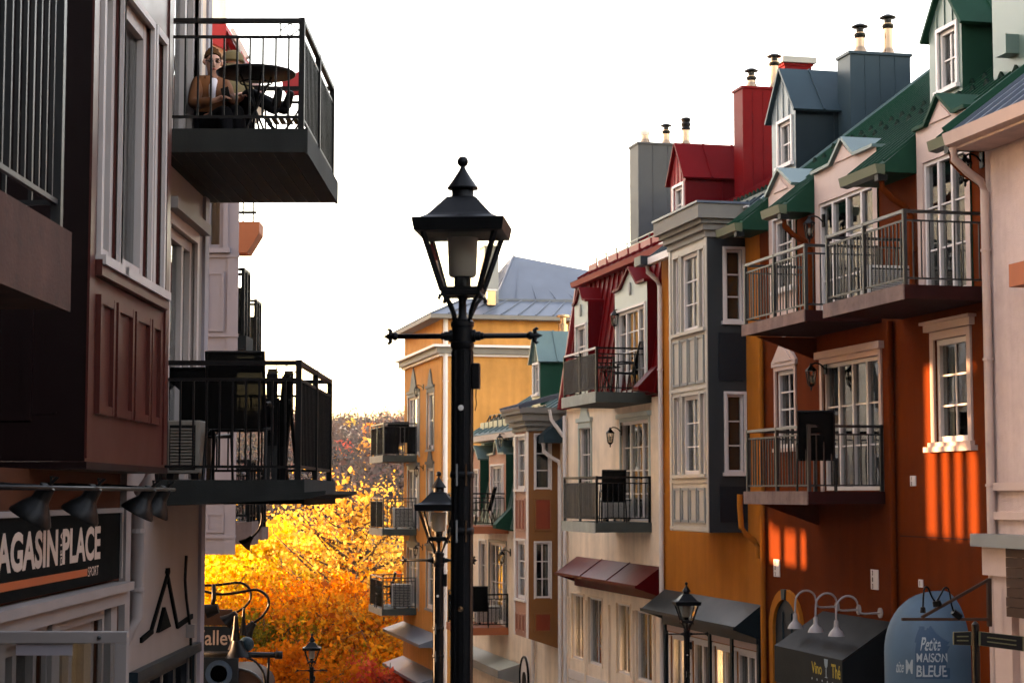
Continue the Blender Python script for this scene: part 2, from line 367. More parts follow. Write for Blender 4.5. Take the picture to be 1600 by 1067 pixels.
def balcony(fr, parent, u0, u1, v0, v1, zt, zb, hr, slabm='concrete', endm=None, railm='railgrey', barm='rail', gap=.115, posts=2, second=True, screens=(), inset=.05, baluster=.016, low=.09, lip=0, mid_gap=.14):
    """u0 is the end nearer the camera. slab > rails, posts, balusters, screens"""
    e = fr.e; lo, hi = min(u0,u1), max(u0,u1)
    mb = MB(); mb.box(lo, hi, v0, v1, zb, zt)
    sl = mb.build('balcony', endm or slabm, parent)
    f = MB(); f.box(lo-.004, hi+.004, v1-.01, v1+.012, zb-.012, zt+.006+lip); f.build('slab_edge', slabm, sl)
    r = inset; vi = v1-r; ul, uh = lo+r, hi-r; zr = zt+hr
    k = MB(); k.box(ul-.02, uh+.02, vi-.022, vi+.022, zr-.04, zr); k.build('top_rail', railm, sl)
    for uu in (ul, uh):
        k = MB(); k.box(uu-.022, uu+.022, v0, vi-.0225, zr-.042, zr-.002); k.build('top_rail', barm, sl)
    zs = zr-mid_gap if second else zr-.04
    for z in ([zs] if second else [])+[zt+low]:
        k = MB(); k.box(ul, uh, vi-.011, vi+.011, z-.012, z+.012); k.build('lower_rail', barm, sl)
        for uu in (ul, uh):
            k = MB(); k.box(uu-.011, uu+.011, v0, vi-.012, z-.0125, z+.0115); k.build('lower_rail', barm, sl)
    pm = MB(); pm.box(-.024, .024, -.024, .024, 0, hr-.043+.05); pmesh = pm.mesh('post')
    n = max(1, posts); inst('post', pmesh, barm, sl, [(ul+(uh-ul)*i/n, vi+.001, zt-.003) for i in range(n+1)]+[(ul, v0+.03, zt-.003), (uh, v0+.03, zt-.003)])
    bm = MB(); h = zs-zt-low; bm.box(-baluster/2, baluster/2, -baluster/2, baluster/2, 0, h); bme = bm.mesh('baluster')
    nb = int((uh-ul)/gap); locs = [(ul+(uh-ul)*i/nb, vi, zt+low) for i in range(1, nb)]
    nv = int((vi-v0)/gap); 
    for uu in (ul, uh): locs += [(uu, v0+(vi-v0)*i/nv, zt+low) for i in range(1, nv)]
    inst('baluster', bme, barm, sl, locs)
    for (side, f0, f1, m) in screens:
        s_ = MB()
        if side == 's': s_.box(ul+(uh-ul)*f0, ul+(uh-ul)*f1, vi+.014, vi+.02, zt+low-.03, zs)
        else:
            uu = (ul if (side == 'n') == (e < 0) else uh); dd = .014*(1 if uu == uh else -1)
            s_.box(uu+dd-.003, uu+dd+.003, v0+(vi-v0)*f0, v0+(vi-v0)*f1, zt+low-.03, zs)
        s_.build('privacy_screen', m, sl)
    return sl
def roof_plane(parent, p00, p10, p11, p01, n, m, seamm=None, th=.06, seam=(.03,.045), name='roof'):
    """eave near, eave far, top far, top near; raised standing seams run up the slope"""
    p = [Vector(q) for q in (p00,p10,p11,p01)]; nn = (p[1]-p[0]).cross(p[3]-p[0]).normalized()
    if nn.z < 0: nn = -nn
    mb = MB(); mb.hexa([q-nn*th for q in p]+p); ro = mb.build(name, m, parent)
    for i in range(n+1):
        t = i/n; a = p[0].lerp(p[1], t)+nn*seam[1]/2; b = p[3].lerp(p[2], t)+nn*seam[1]/2
        if (b-a).length < .05: continue
        k = MB(); k.bar(a, b, seam[0], seam[1], nn); k.build('standing_seam', seamm or m, ro)
    return ro
def chimney(parent, u0, u1, v0, v1, zb, zt, m, flues, sidem=None, ribs=3):
    """flues: (u, v, height, radius, style)"""
    mb = MB(); mb.box(u0, u1, v0, v1, zb, zt); c = mb.build('chimney', m, parent)
    k = MB(); k.box(u0-.03, u1+.03, v0-.03, v1+.03, zt, zt+.05); k.build('chimney_cap', m, c)
    for i in range(1, ribs+1):
        vv = v0+(v1-v0)*i/(ribs+1); k = MB(); k.box(u0-.012, u0, vv-.012, vv+.012, zb, zt-.001); k.build('panel_seam', m, c)
    for (u, v, h, r, style) in flues:
        f = MB(); f.lathe([(r*1.5,0),(r*1.25,.10),(r*1.05,.13),(r,.15),(r,h)], 16, (u,v,zt+.05)); f.build('flue', 'steel', c, smooth=40)
        g = MB()
        if style == 'cap':
            g.lathe([(r*1.02,h-.10),(r*1.25,h-.06),(r*1.25,h-.02),(r*.8,h),(r*.8,h+.09),(r*1.7,h+.10),(r*1.75,h+.12),(r*.6,h+.17),(.005,h+.18)], 16, (u,v,zt+.05)); g.build('flue_cap', 'black', c, smooth=40)
        elif style == 'pot':
            g.lathe([(r*1.02,h-.12),(r*1.3,h-.06),(r*1.35,h+.02),(r*1.2,h+.04),(r*1.2,h+.0),(.01,h-.02)], 16, (u,v,zt+.05)); g.build('flue_cap', 'acwhite', c, smooth=40)
        else:
            g.lathe([(r*1.1,h-.32),(r*1.35,h-.28),(r*1.1,h-.24),(r*1.45,h-.17),(r*1.1,h-.12),(r*1.5,h-.04),(r*1.1,h)], 16, (u,v,zt+.05)); g.build('flue_cap', 'black', c, smooth=40)
    return c
def roof_dormer(fr, parent, u0, u1, vf, vb, zb, ze, zp, fm, sm, rm, wrect=None, wm='whitetrim', over=.07, ribs=2, grid=(2,2)):
    """gabled dormer: front towards the street at vf, back at vb; u0 < u1"""
    um = (u0+u1)/2; F = Face(fr, 's', vf)
    mb = MB(); holes = [wrect] if wrect else []
    wall_grid(mb, F, u0, u1, zb, ze, holes, .1)
    mb.add([(u0,vf,ze),(u1,vf,ze),(um,vf,zp)], [(0,1,2)])
    fo = mb.build('dormer', fm, parent)
    s_ = MB()
    for uu in (u0, u1): s_.add([(uu,vf,zb),(uu,vb,zb),(uu,vb,ze),(uu,vf,ze)], [(0,1,2,3)])
    s_.build('dormer_side', sm, fo)
    nr = u0 if fr.e < 0 else u1; ss = -1 if fr.e < 0 else 1
    for i in range(1, ribs+1):
        vv = vf+(vb-vf)*i/(ribs+1); k = MB(); k.box(min(nr,nr+ss*.015), max(nr,nr+ss*.015), vv-.012, vv+.012, zb, ze); k.build('panel_seam', sm, fo)
    sl = (zp-ze)/(um-u0)
    for sgn, ua in ((-1, u0), (1, u1)):
        ue = ua+sgn*over; zee = ze-over*sl
        for nm, q in (('dormer_roof', 0),):
            ro = MB(); n_ = Vector((sgn*sl, 0, 1)).normalized()*.05
            p = [Vector((ue,vf+.09,zee)), Vector((um,vf+.09,zp)), Vector((um,vb,zp)), Vector((ue,vb,zee))]
            ro.hexa(p+[x+n_ for x in p]); rr = ro.build(nm, rm, fo)
        L = vf+.09-vb
        for i in range(1, 4):
            vv = vf+.09-L*i/4; k = MB(); k.bar(p[0]*0+Vector((ue,vv,zee))+n_*1.2, Vector((um,vv,zp))+n_*1.2, .03, .04, (0,1,0)); k.build('standing_seam', rm, fo)
    for i in (-1, 0, 1):
        uu = um+i*(u1-u0)*.24; zt_ = zp-abs(i)*(u1-u0)*.24*sl-.03
        zz = max(wrect[3]+.05, ze-.25) if wrect else ze
        k = MB(); k.box(uu-.014, uu+.014, vf, vf+.018, zz, zt_-.02); k.build('batten', fm, fo)
    if wrect: window(F, parent, wrect, grid=grid, fm=wm, fw=.06, casing=.06, sill=True, name='dormer_window', room=.5, depth=.1)
    return fo
def wall_dormer(F, parent, outline, zb, vb, fm, capm, sidem, holes=(), capo=.07, d=.03, cap=True):
    """cladding front that breaks through the eave; outline = top line (a, z) from one side to the other"""
    a0, a1 = outline[0][0], outline[-1][0]
    if a0 > a1: outline = outline[::-1]; a0, a1 = a1, a0
    zs = min(z for a, z in outline); mb = MB()
    wall_grid(mb, F, a0, a1, zb, zs, holes, .10, d)
    top = [F.p(a, z, d) for a, z in outline]
    mb.add(top+[F.p(a1, zs, d), F.p(a0, zs, d)], [tuple(range(len(top)+2))])
    o = mb.build('wall_dormer', fm, parent)
    for a, z in (outline[0], outline[-1]):
        k = MB(); k.add([F.p(a,zb,d-.002),F.p(a,zb,vb),F.p(a,z,vb),F.p(a,z,d-.002)], [(0,1,2,3)]); k.build('dormer_side', sidem, o)
    for (p, q) in zip(outline[:-1], outline[1:]):
        k = MB(); v = Vector((-(q[1]-p[1]), q[0]-p[0])).normalized()*.05
        if v.y < 0: v = -v
        c = [F.p(p[0],p[1],d+capo),F.p(q[0],q[1],d+capo),F.p(q[0],q[1],vb),F.p(p[0],p[1],vb)]
        c2 = [F.p(p[0]+v.x,p[1]+v.y,d+capo),F.p(q[0]+v.x,q[1]+v.y,d+capo),F.p(q[0]+v.x,q[1]+v.y,vb),F.p(p[0]+v.x,p[1]+v.y,vb)]
        k.hexa(c+c2); k.build('dormer_cap', capm, o)
    return o
def inset_frame(F, parent, rect, m, w=.05, d0=0, d1=.03, panelm=None, name='panel', pd=.008):
    a0, a1, z0, z1 = rect; mb = MB()
    mb.fbox(F,a0,a0+w,z0,z1,d0,d1); mb.fbox(F,a1-w,a1,z0,z1,d0,d1); mb.fbox(F,a0+w,a1-w,z0,z0+w,d0,d1-.002); mb.fbox(F,a0+w,a1-w,z1-w,z1,d0,d1-.002)
    o = mb.build(name, m, parent)
    k = MB(); k.fbox(F,a0+w,a1-w,z0+w,z1-w,d0-.001,d0+pd); k.build('panel_field', panelm or m, o)
    return o
def pipe(parent, pts, r, m, name='downpipe', brackets=()):
    mb = MB(); mb.tube(pts, r, 10); o = mb.build(name, m, parent, smooth=50)
    for p in brackets:
        k = MB(); k.lathe([(r*1.25,0),(r*1.25,.03)], 10, p); k.build('pipe_bracket', m, o)
    return o
def snow_guards(fr, parent, u0, u1, n, v, z, m, h=.16, w=.12):
    me = MB(); me.prism([(-w/2,0,0),(w/2,0,0),(w/2*.9,0,h*.5),(0,0,h),(-w/2*.9,0,h*.5)], (0,-.04,0)); mesh = me.mesh('snow_guard')
    inst('snow_guard', mesh, m, parent, [(u0+(u1-u0)*i/(n-1), v, z) for i in range(n)])

# ================================================================ right-hand row of houses
T = .76                                        # roof pitch
def roofz(v, ze=6.0): return ze+.15+(.5-v)*T
S0 = Face(RF, 's', 0)
def U(x, v=0): return RF.uz(x, 600, v)[0]

# ---------------------------------------------------------------- rust orange house with three balconies
uO0, uO1 = 24.40, 32.95
g = gz(28)
O = thing('orange_house', 'rust orange stucco house with green metal roof and three railed balconies', 'house', RF, (uO0, 0, g-.4))
hw = []                                        # openings
rB3door = S0.rect(1287, 1376, 562, 748); rB3door = (rB3door[0], rB3door[1], 1.56, rB3door[3])
rB3win = S0.rect(1214, 1243, 578, 700)
rWin = S0.rect(1462, 1514, 527, 690)
rArch = (30.75, 31.75, -4.0, -.9)
hw = [rB3door, rB3win, rWin, rArch]
rD2 = (28.12, 30.22, 4.22, 6.12); rD3 = S0.rect(1213, 1243, 340, 452); rD1 = (25.15, 26.42, 4.22, 6.12)
mb = MB(); wall_grid(mb, S0, uO0, uO1, g-.4, 6.45, hw+[rD2, rD3, rD1])
mb.add([(uO0,0,g-.4),(uO0,-8,g-.4),(uO0,-8,6.4),(uO0,0,6.4)], [(0,1,2,3)]); mb.add([(uO1,0,g-.4),(uO1,-8,g-.4),(uO1,-8,6.4),(uO1,0,6.4)], [(0,1,2,3)])
mb.build('wall', 'orange', O)
window(S0, O, rB3door, leaves=(0,.24,.5,.76,1), grid=(1,3), fw=.06, casing=.09, cm='pinktrim', sill=False, name='balcony_door')
k = MB(); k.fbox(S0, rB3door[0]-.16, rB3door[1]+.16, rB3door[3]+.09, rB3door[3]+.2, 0, .09); k.build('door_head', 'pinktrim', O)
def gable_head(parent, r, m, h=.42, d1=.05, ov=.12):
    a0, a1, z = r[0]-ov, r[1]+ov, r[3]+.07; am = (a0+a1)/2
    mb = MB(); mb.prism([S0.p(a0,z,.001),S0.p(a1,z,.001),S0.p(a1,z+.08,.001),S0.p(am,z+h+.08,.001),S0.p(a0,z+.08,.001)], (0,d1,0))
    mb.prism([S0.p(a0+.12,z+.07,d1),S0.p(a1-.12,z+.07,d1),S0.p(am,z+h-.06,d1)], (0,.02,0)); mb.build('window_head', m, parent)
window(S0, O, rB3win, grid=(2,4), fw=.07, casing=.07, cm='pinktrim', head=lambda w_: gable_head(w_, rB3win, 'pinktrim'))
window(S0, O, rWin, grid=(2,3), fw=.08, casing=.11, cm='pinktrim', curtain=.25)
k = MB(); k.fbox(S0, rWin[0]-.2, rWin[1]+.2, rWin[3]+.12, rWin[3]+.22, 0, .08); k.fbox(S0, rWin[0]-.25, rWin[1]+.25, rWin[3]+.221, rWin[3]+.26, 0, .12); k.build('window_head', 'pinktrim', O)
k = MB(); k.fbox(S0, rWin[0]-.22, rWin[1]+.22, rWin[2]-.13, rWin[2]-.06, 0, .10); k.build('window_sill_board', 'pinktrim', O)
window(S0, O, rD2, leaves=(0,.22,.5,.78,1), grid=(1,3), fw=.055, sill=False, name='balcony_door', d=.03)
window(S0, O, rD1, leaves=(0,.33,.68,1), grid=(1,3), fw=.055, sill=False, name='balcony_door', d=.03)
window(S0, O, rD3, grid=(2,3), fw=.06, casing=.04, d=.03)
# cladding dormers that break the eave
wall_dormer(S0, O, [(30.37,6.62),(29.62,6.64),(29.14,6.97),(28.70,6.64),(27.96,6.64)], 4.2, -2.0, 'pinktrim', 'teal', 'green', [rD2])
wall_dormer(S0, O, [(32.44,6.58),(31.84,6.95),(31.22,6.60)], 4.5, -1.9, 'pinktrim', 'teal', 'green', [rD3])
wall_dormer(S0, O, [(26.60,6.60),(26.22,6.60),(25.82,6.95),(25.38,6.62),(25.00,6.62)], 4.2, -2.0, 'pinktrim', 'green', 'green', [rD1])
for a0, a1, z0, z1 in ((28.80,29.50,6.66,6.88),(31.5,32.16,6.6,6.8),(25.5,26.1,6.62,6.84)):
    k = MB(); k.prism([S0.p(a0,z0,.031),S0.p(a1,z0,.031),S0.p((a0+a1)/2,z1,.031)], (0,.02,0)); k.build('gable_panel', 'pinktrim', O)
# main roof, its ribs, eave pieces, gutters, snow guards
roof_plane(O, (uO0,-.06,roofz(-.06)), (uO1,-.06,roofz(-.06)), (uO1,-4.3,roofz(-4.3)), (uO0,-4.3,roofz(-4.3)), 34, 'green', seam=(.035,.05))
roof_plane(O, (uO0,-8.6,roofz(-.06)), (uO1,-8.6,roofz(-.06)), (uO1,-4.3,roofz(-4.3)), (uO0,-4.3,roofz(-4.3)), 4, 'green')
k = MB(); k.bar((uO1+.02,-.06,roofz(-.06)+.03), (uO1+.02,-4.3,roofz(-4.3)+.03), .06, .12); k.build('rake_flashing', 'teal', O)
mb = MB(); mb.prism([(uO1-.01,0,6.3),(uO1-.01,-8,6.3),(uO1-.01,-4.3,roofz(-4.3)-.07)], (-.02,0,0)); mb.prism([(uO0+.03,0,6.3),(uO0+.03,-8,6.3),(uO0+.03,-4.3,roofz(-4.3)-.07)], (-.02,0,0)); mb.build('gable_wall', 'orange', O)
for a0, a1 in ((32.46,33.45),(30.39,31.20),(26.62,27.94),(24.43,24.98)):
    mb = MB(); mb.prism([(a0,.5,6.02),(a0,.5,roofz(.5)),(a0,-.08,roofz(-.08)+.03),(a0,-.08,6.02)], (a1-a0,0,0)); ev = mb.build('eave', 'green', O)
    for i in range(int((a1-a0)/.25)+1):
        uu = a0+.02+i*.25; k = MB(); k.bar((uu,.51,roofz(.5)+.03), (uu,-.08,roofz(-.08)+.05), .03, .04); k.build('standing_seam', 'green', ev)
    k = MB(); k.prism([(a0,.5,5.98),(a0,.62,6.0),(a0,.65,6.13),(a0,.5,6.13)], (a1-a0,0,0)); k.build('gutter', 'greengutter', ev)
    k = MB(); k.box(a0+.02, a0+.14, .46, .60, 5.90, 5.99); k.build('gutter_outlet', 'black', ev)
    uu = a0+.10
    if a0 < 32: pipe(O, [(uu,.52,5.93),(uu,.50,5.80),(uu,.36,5.66),(uu,.16,5.55),(uu,.07,5.42),(uu,.065,4.25)], .045, 'orange', brackets=[(uu,.065,4.9)])
for z_v, n in ((-.9, 20), (-1.25, 21)):
    snow_guards(RF, O, uO0+.2, uO1-.3, n, z_v, roofz(z_v)-.01, 'greendark', .15, .17)
# balconies
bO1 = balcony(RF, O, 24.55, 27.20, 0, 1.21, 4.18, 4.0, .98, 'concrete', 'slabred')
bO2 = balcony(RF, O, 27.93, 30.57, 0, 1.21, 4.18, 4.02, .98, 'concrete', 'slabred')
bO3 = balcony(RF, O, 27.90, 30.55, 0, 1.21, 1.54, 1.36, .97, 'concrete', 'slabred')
for zz in (4.0, 1.36):
    k = MB(); k.prism([(30.52,0,zz-.35),(30.52,0,zz-.001),(30.52,1.0,zz-.001)], (-.08,0,0)); k.build('balcony_bracket', 'orange', O)
# downpipes on the wall, corner trim, wall joint
pipe(O, [(27.52,.06,4.0),(27.52,.06,g)], .05, 'orange', brackets=[(27.52,.06,2.6),(27.52,.06,0.4)])
pipe(O, [(32.80,.07,4.2),(32.80,.07,g)], .05, 'yellow')
k = MB(); k.fbox(S0, 24.45, 27.4, .90, .915, 0, .006); k.build('wall_joint', 'slabred', O)
# arched shop window
def arch_pts(ac, z0, r, n=14): return [(ac+r*math.cos(math.pi*i/n), z0+r*1.15*math.sin(math.pi*i/n)) for i in range(n+1)]
aA = RF.uz(1231, 950)[0]; zA = RF.uz(1231, 985)[1]; r0 = .62; z_top = RF.uz(1231, 920)[1]
ro_, ri_ = .74, .56
for i in range(13):
    t0, t1 = math.pi*i/13, math.pi*(i+1)/13; hh = (z_top-zA)
    q = [(aA+ro_*math.cos(t0), zA+hh*math.sin(t0)), (aA+ro_*math.cos(t1)-.0, zA+hh*math.sin(t1)), (aA+ri_*math.cos(t1), zA+(hh-.17)*math.sin(t1)), (aA+ri_*math.cos(t0), zA+(hh-.17)*math.sin(t0))]
    k = MB(); k.prism([S0.p(a,z,.001) for a,z in q], (0,.06 if i != 6 else .09,0)); k.build('arch_stone', 'yellow' if i != 6 else 'bluegrey', O)
for sg in (-1, 1):
    k = MB(); a_ = sorted((aA+sg*ro_, aA+sg*ri_)); k.fbox(S0, a_[0], a_[1], g, zA, .001, .055); k.build('arch_jamb', 'yellow', O)
mb = MB(); pts = [S0.p(aA+ri_*math.cos(math.pi*i/14), zA+(z_top-zA-.17)*math.sin(math.pi*i/14), .006) for i in range(15)]+[S0.p(aA-ri_, g, .006), S0.p(aA+ri_, g, .006)]
mb.add(pts, [tuple(range(len(pts)))]); mb.build('arch_glazing', 'navy', O)
for a_ in (-.2, .2):
    k = MB(); k.fbox(S0, aA+a_-.02, aA+a_+.02, g, zA+.3, .007, .03); k.build('muntin', 'bluegrey', O)
# house green dormer above the roof
vd = -1.15
gu0, gu1 = RF.uz(1503, 90, vd)[0], RF.uz(1452, 90, vd)[0]; gF = Face(RF, 's', vd)
roof_dormer(RF, O, gu0, gu1, vd, -3.6, roofz(vd)-.2, RF.uz(1503, 25, vd)[1], RF.uz(1478, -28, vd)[1], 'greenpale', 'green', 'green', gF.rect(1467, 1495, 45, 138), over=.12)

# number plates on the orange wall
def plate(x, y, wpx, hpx, lab, txt):
    r = S0.rect(x-wpx/2, x+wpx/2, y-hpx/2, y+hpx/2); t = thing('number_plate', lab, 'plate', RF, ((r[0]+r[1])/2, 0, r[2]))
    mb = MB(); mb.fbox(S0, *r, .004, .02); mb.build('board', 'whitetrim', t)
    n = len(txt); hh = (r[3]-r[2])/n
    for i, ch in enumerate(txt):
        if ch == ' ': continue
        zc = r[3]-hh*(i+.85); lettering('numeral', ch, hh*.95, lambda X, Y, zc=zc: (r[1]-(r[1]-r[0])*.18-X, .0215, zc+Y), 'signblack', t, off=.004)
plate(1215, 887, 9, 27, 'white plate of stacked black figures above the arched shop window', '383')
plate(1368, 905, 11, 31, 'white plate of stacked black figures above the black wine awning', '383')
plate(1440, 911, 6, 12, 'small white plate above the blue rounded awning', '1')
plate(1428, 751, 8, 16, 'small white plate low on the orange wall under the tall window', '12')

# ---------------------------------------------------------------- yellow house with the grey bay
uY0, uY1 = 32.97, 38.63
Y1 = thing('yellow_bay_house', 'yellow stucco house with a two storey grey bay and slate blue dormer', 'house', RF, (uY0, 0, gz(35)-.4))
g = gz(36)
mb = MB(); rS = [(33.35,34.35,-4.2,-1.28),(34.6,35.55,-4.2,-1.28),(35.8,36.85,-4.2,-1.28),(37.1,38.2,-4.2,-1.28)]
wall_grid(mb, S0, uY0, uY1, g-.4, 6.4, rS)
mb.add([(uY1,0,g),(uY1,-8,g),(uY1,-8,7.1),(uY1,0,6.4)], [(0,1,2,3)])
mb.build('wall', 'yellow', Y1)
bu0, bu1, bv = 33.70, 35.85, .72
FB = Face(RF, 's', bv); FE = Face(RF, 'e', bu0)
zb0, zb1 = .83, 6.05
# street face of the bay
mid_u = FB.rect(1066, 1092, 396, 517); nl_u = FB.rect(1054, 1062.5, 406, 520); nr_u = FB.rect(1094.5, 1101.5, 390, 508)
mid_l = (mid_u[0], mid_u[1], *FB.rect(1067, 1091, 618, 741)[2:]); nl_l = (nl_u[0], nl_u[1], mid_l[2], mid_l[3]); nr_l = (nr_u[0], nr_u[1], mid_l[2], mid_l[3])
nl_u = (nl_u[0], nl_u[1], mid_u[2], mid_u[3]); nr_u = (nr_u[0], nr_u[1], mid_u[2], mid_u[3])
mb = MB(); wall_grid(mb, FB, bu0, bu1, zb0, zb1, [mid_u, nl_u, nr_u, mid_l, nl_l, nr_l], .1)
mb.add([(bu1,0,zb0),(bu1,bv,zb0),(bu1,bv,zb1),(bu1,0,zb1)], [(0,1,2,3)]); mb.add([(bu0,0,zb0),(bu1,0,zb0),(bu1,bv,zb0),(bu0,bv,zb0)], [(0,1,2,3)])
bay = mb.build('bay', 'baygrey', Y1)
eU, eL = FE.rect(1131, 1159, 390, 502), FE.rect(1133, 1161, 616, 738)
eU = (.06, .38, *eU[2:]); eL = (.06, .38, *eL[2:])
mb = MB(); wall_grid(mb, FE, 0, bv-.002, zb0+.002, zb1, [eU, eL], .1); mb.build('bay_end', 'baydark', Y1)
for r_ in (mid_u, mid_l): window(FB, Y1, r_, grid=(2,3), fw=.07, casing=.05, cm='baygrey', fm='whitetrim', curtain=.2, depth=.1)
for r_ in (nl_u, nr_u, nl_l, nr_l): window(FB, Y1, r_, grid=(1,3), fw=.05, casing=.035, cm='baygrey', fm='whitetrim', depth=.1, curtain=.3)
window(FE, Y1, eU, grid=(1,3), fw=.045, casing=.05, depth=.1, curtain=1); window(FE, Y1, eL, grid=(1,3), fw=.045, casing=.05, depth=.1)
for (zt_, zb_) in ((RF.uz(1079, 528, bv)[1], RF.uz(1079, 601, bv)[1]), (RF.uz(1079, 762, bv)[1], RF.uz(1079, 816, bv)[1])):
    pu0, pu1 = RF.uz(1102, 560, bv)[0], RF.uz(1052, 560, bv)[0]; wd = (pu1-pu0)/4
    for i in range(4): inset_frame(FB, Y1, (pu0+wd*i+.03, pu0+wd*(i+1)-.03, zb_, zt_), 'greytrim', .045, 0, .03, 'baygrey')
    k = MB(); k.fbox(FE, .02, .52, zb_+.02, zt_+.02, 0, .015); k.build('end_panel', 'navy', Y1)
for z_ in (RF.uz(1079, 522, bv)[1]+.02, RF.uz(1079, 608, bv)[1], RF.uz(1079, 752, bv)[1], .88):
    k = MB(); k.fbox(FB, bu0-.02, bu1+.02, z_-.03, z_+.03, 0, .025); k.build('bay_band', 'baygrey', Y1)
k = MB(); k.fbox(FB, bu0-.015, bu0+.10, zb0, zb1, 0, .02); k.fbox(FB, bu1-.10, bu1+.015, zb0, zb1, 0, .02); k.build('corner_board', 'baygrey', Y1)
for i, (o0, o1, z0, z1) in enumerate(((.04,.0,6.05,6.17),(.10,.0,6.17,6.28),(.16,.0,6.28,6.36),(.24,.0,6.36,6.62))):
    k = MB(); k.box(bu0-o0, bu1+o0, 0, bv+o0, z0, z1); k.build('cornice', 'cornice', Y1)
k = MB(); k.box(bu0-.27, bu1+.27, 0, bv+.27, 6.62, 6.66); k.build('cornice_flashing', 'roofblue', Y1)
# roof, cresting, dormer and chimney
roof_plane(Y1, (uY0,.3,6.25), (uY1,.3,6.25), (uY1,-.55,6.92), (uY0,-.55,6.92), 14, 'bluegrey')
roof_plane(Y1, (uY0,-.55,6.92), (uY1,-.55,6.92), (uY1,-7.5,7.3), (uY0,-7.5,7.3), 10, 'bluegrey')
k = MB(); k.box(uY0, uY1, .28, .40, 6.12, 6.26); k.build('gutter', 'whitetrim', Y1)
snow_guards(RF, Y1, uY0+.1, uY1-.1, 27, -.55, 6.93, 'greendark', .17, .19)
k = MB(); k.box(uY0, uY1, -.57, -.53, 6.9, 6.99); k.build('snow_rail', 'bluegrey', Y1)
k = MB(); k.bar((uY0+.3,.1,6.56),(uY1-.2,.1,6.56), .05, .03); k.build('roof_edge_strip', 'whitetrim', Y1)
vd = -.95; dF = Face(RF, 's', vd); d0, d1 = RF.uz(1243, 200, vd)[0], RF.uz(1206, 200, vd)[0]
roof_dormer(RF, Y1, d0, d1, vd, -3.2, 6.9, RF.uz(1243, 162, vd)[1], RF.uz(1224, 110, vd)[1], 'bluepale', 'bluedark', 'bluegrey', dF.rect(1217, 1237, 190, 258), over=.12)
cv0 = RF.vz(1422, 82, 33.05)[0]; cv1, cz = RF.vz(1328, 84, 33.05)
chimney(Y1, 33.05, 33.62, cv0, cv1, 6.5, cz, 'bluegrey', [(33.3, RF.vz(1344, 80, 33.3)[0], .40, .085, 'cap'), (33.3, RF.vz(1388, 80, 33.3)[0], .60, .085, 'cap')])
# downpipe at the party line, metal awning, shop front
pipe(Y1, [(38.55,.34,6.15),(38.55,.32,6.0),(38.55,.14,5.85),(38.55,.07,5.7),(38.55,.07,g)], .05, 'whitetrim', brackets=[(38.55,.07,4),(38.55,.07,1.5)])
k = MB(); k.box(38.3,38.75,.25,.55,6.12,6.3); k.build('gutter_box', 'navy', Y1)
pipe(Y1, [(33.0,.40,1.5),(33.0,.40,1.30),(33.0,.38,.93),(33.0,.30,.82),(33.0,.14,.70),(33.0,.09,.6),(33.0,.09,.4)], .05, 'yellow')
mlo = [(u0_, u1_) for u0_, u1_, _, _ in rS]
for i, r_ in enumerate(rS):
    window(S0, Y1, r_, leaves=(0,.5,1), grid=(1,2), fw=.07, casing=.06, name='shop_window', room=.9)
for u_ in (33.1, 34.47, 35.68, 36.98, 38.4):
    k = MB(); k.fbox(S0, u_-.05, u_+.05, g, -.7, .001, .07); k.build('pilaster', 'bluedark', Y1)
k = MB(); k.fbox(S0, uY0+.02, uY1-.02, -1.2, -.72, .001, .03); k.build('fascia', 'pinktrim', Y1)
# lamp light inside the shop (bulbs seen through the glass)
emit('bulb', (1, .72, .40), 14)
for px_, py_ in ((1103,1030),(1117,1027),(1150,1056),(1163,1056),(1161,1038),(1055,1030)):
    u_, z_ = RF.uz(px_, py_, -.45); k = MB(); k.lathe([(.01,0),(.06,.03),(.07,.09),(.03,.15)], 10, (u_,-.45,z_-.07)); k.build('shop_bulb', 'bulb', Y1, smooth=True)
def metal_awning(name, lab, u0, u1, v1, zt, zf, m, em, drop=.05, val=0, seams=0):
    t = thing(name, lab, 'awning', RF, (u0, 0, zf))
    th = .03
    mb = MB(); mb.hexa([(u0,.02,zt-th),(u1,.02,zt-th),(u1,v1,zf-th),(u0,v1,zf-th),(u0,.02,zt),(u1,.02,zt),(u1,v1,zf),(u0,v1,zf)]); mb.build('top_sheet', m, t)
    for uu in (u0-.004, u1-.012):
        k = MB(); k.prism([(uu,.02,zt-.002),(uu,v1-.002,zf-.002),(uu,v1-.002,zf-drop),(uu,.02,zf-drop-.18)], (.016,0,0)); k.build('end_cheek', em, t)
    k = MB(); k.box(u0-.01,u1+.01,v1,v1+.02,zf-drop,zf+.012); k.build('front_lip', em if not val else m, t)
    for i in range(1, seams+1):
        uu = u0+(u1-u0)*i/(seams+1); k = MB(); k.bar((uu,.02,zt+.012),(uu,v1,zf+.012), .02, .02); k.build('standing_seam', m, t)
    k = MB(); k.box(u0+.05,u1-.05,.02,.1,zf-.30,zf-.1); k.build('wall_plate', em, t)
    return t
metal_awning('shop_awning', 'slate grey metal awning over the shop under the grey bay', 33.02, 38.5, .52, RF.uz(1180, 943)[1], RF.uz(1138, 978, .52)[1], 'awninggrey', 'bluedark', seams=0)

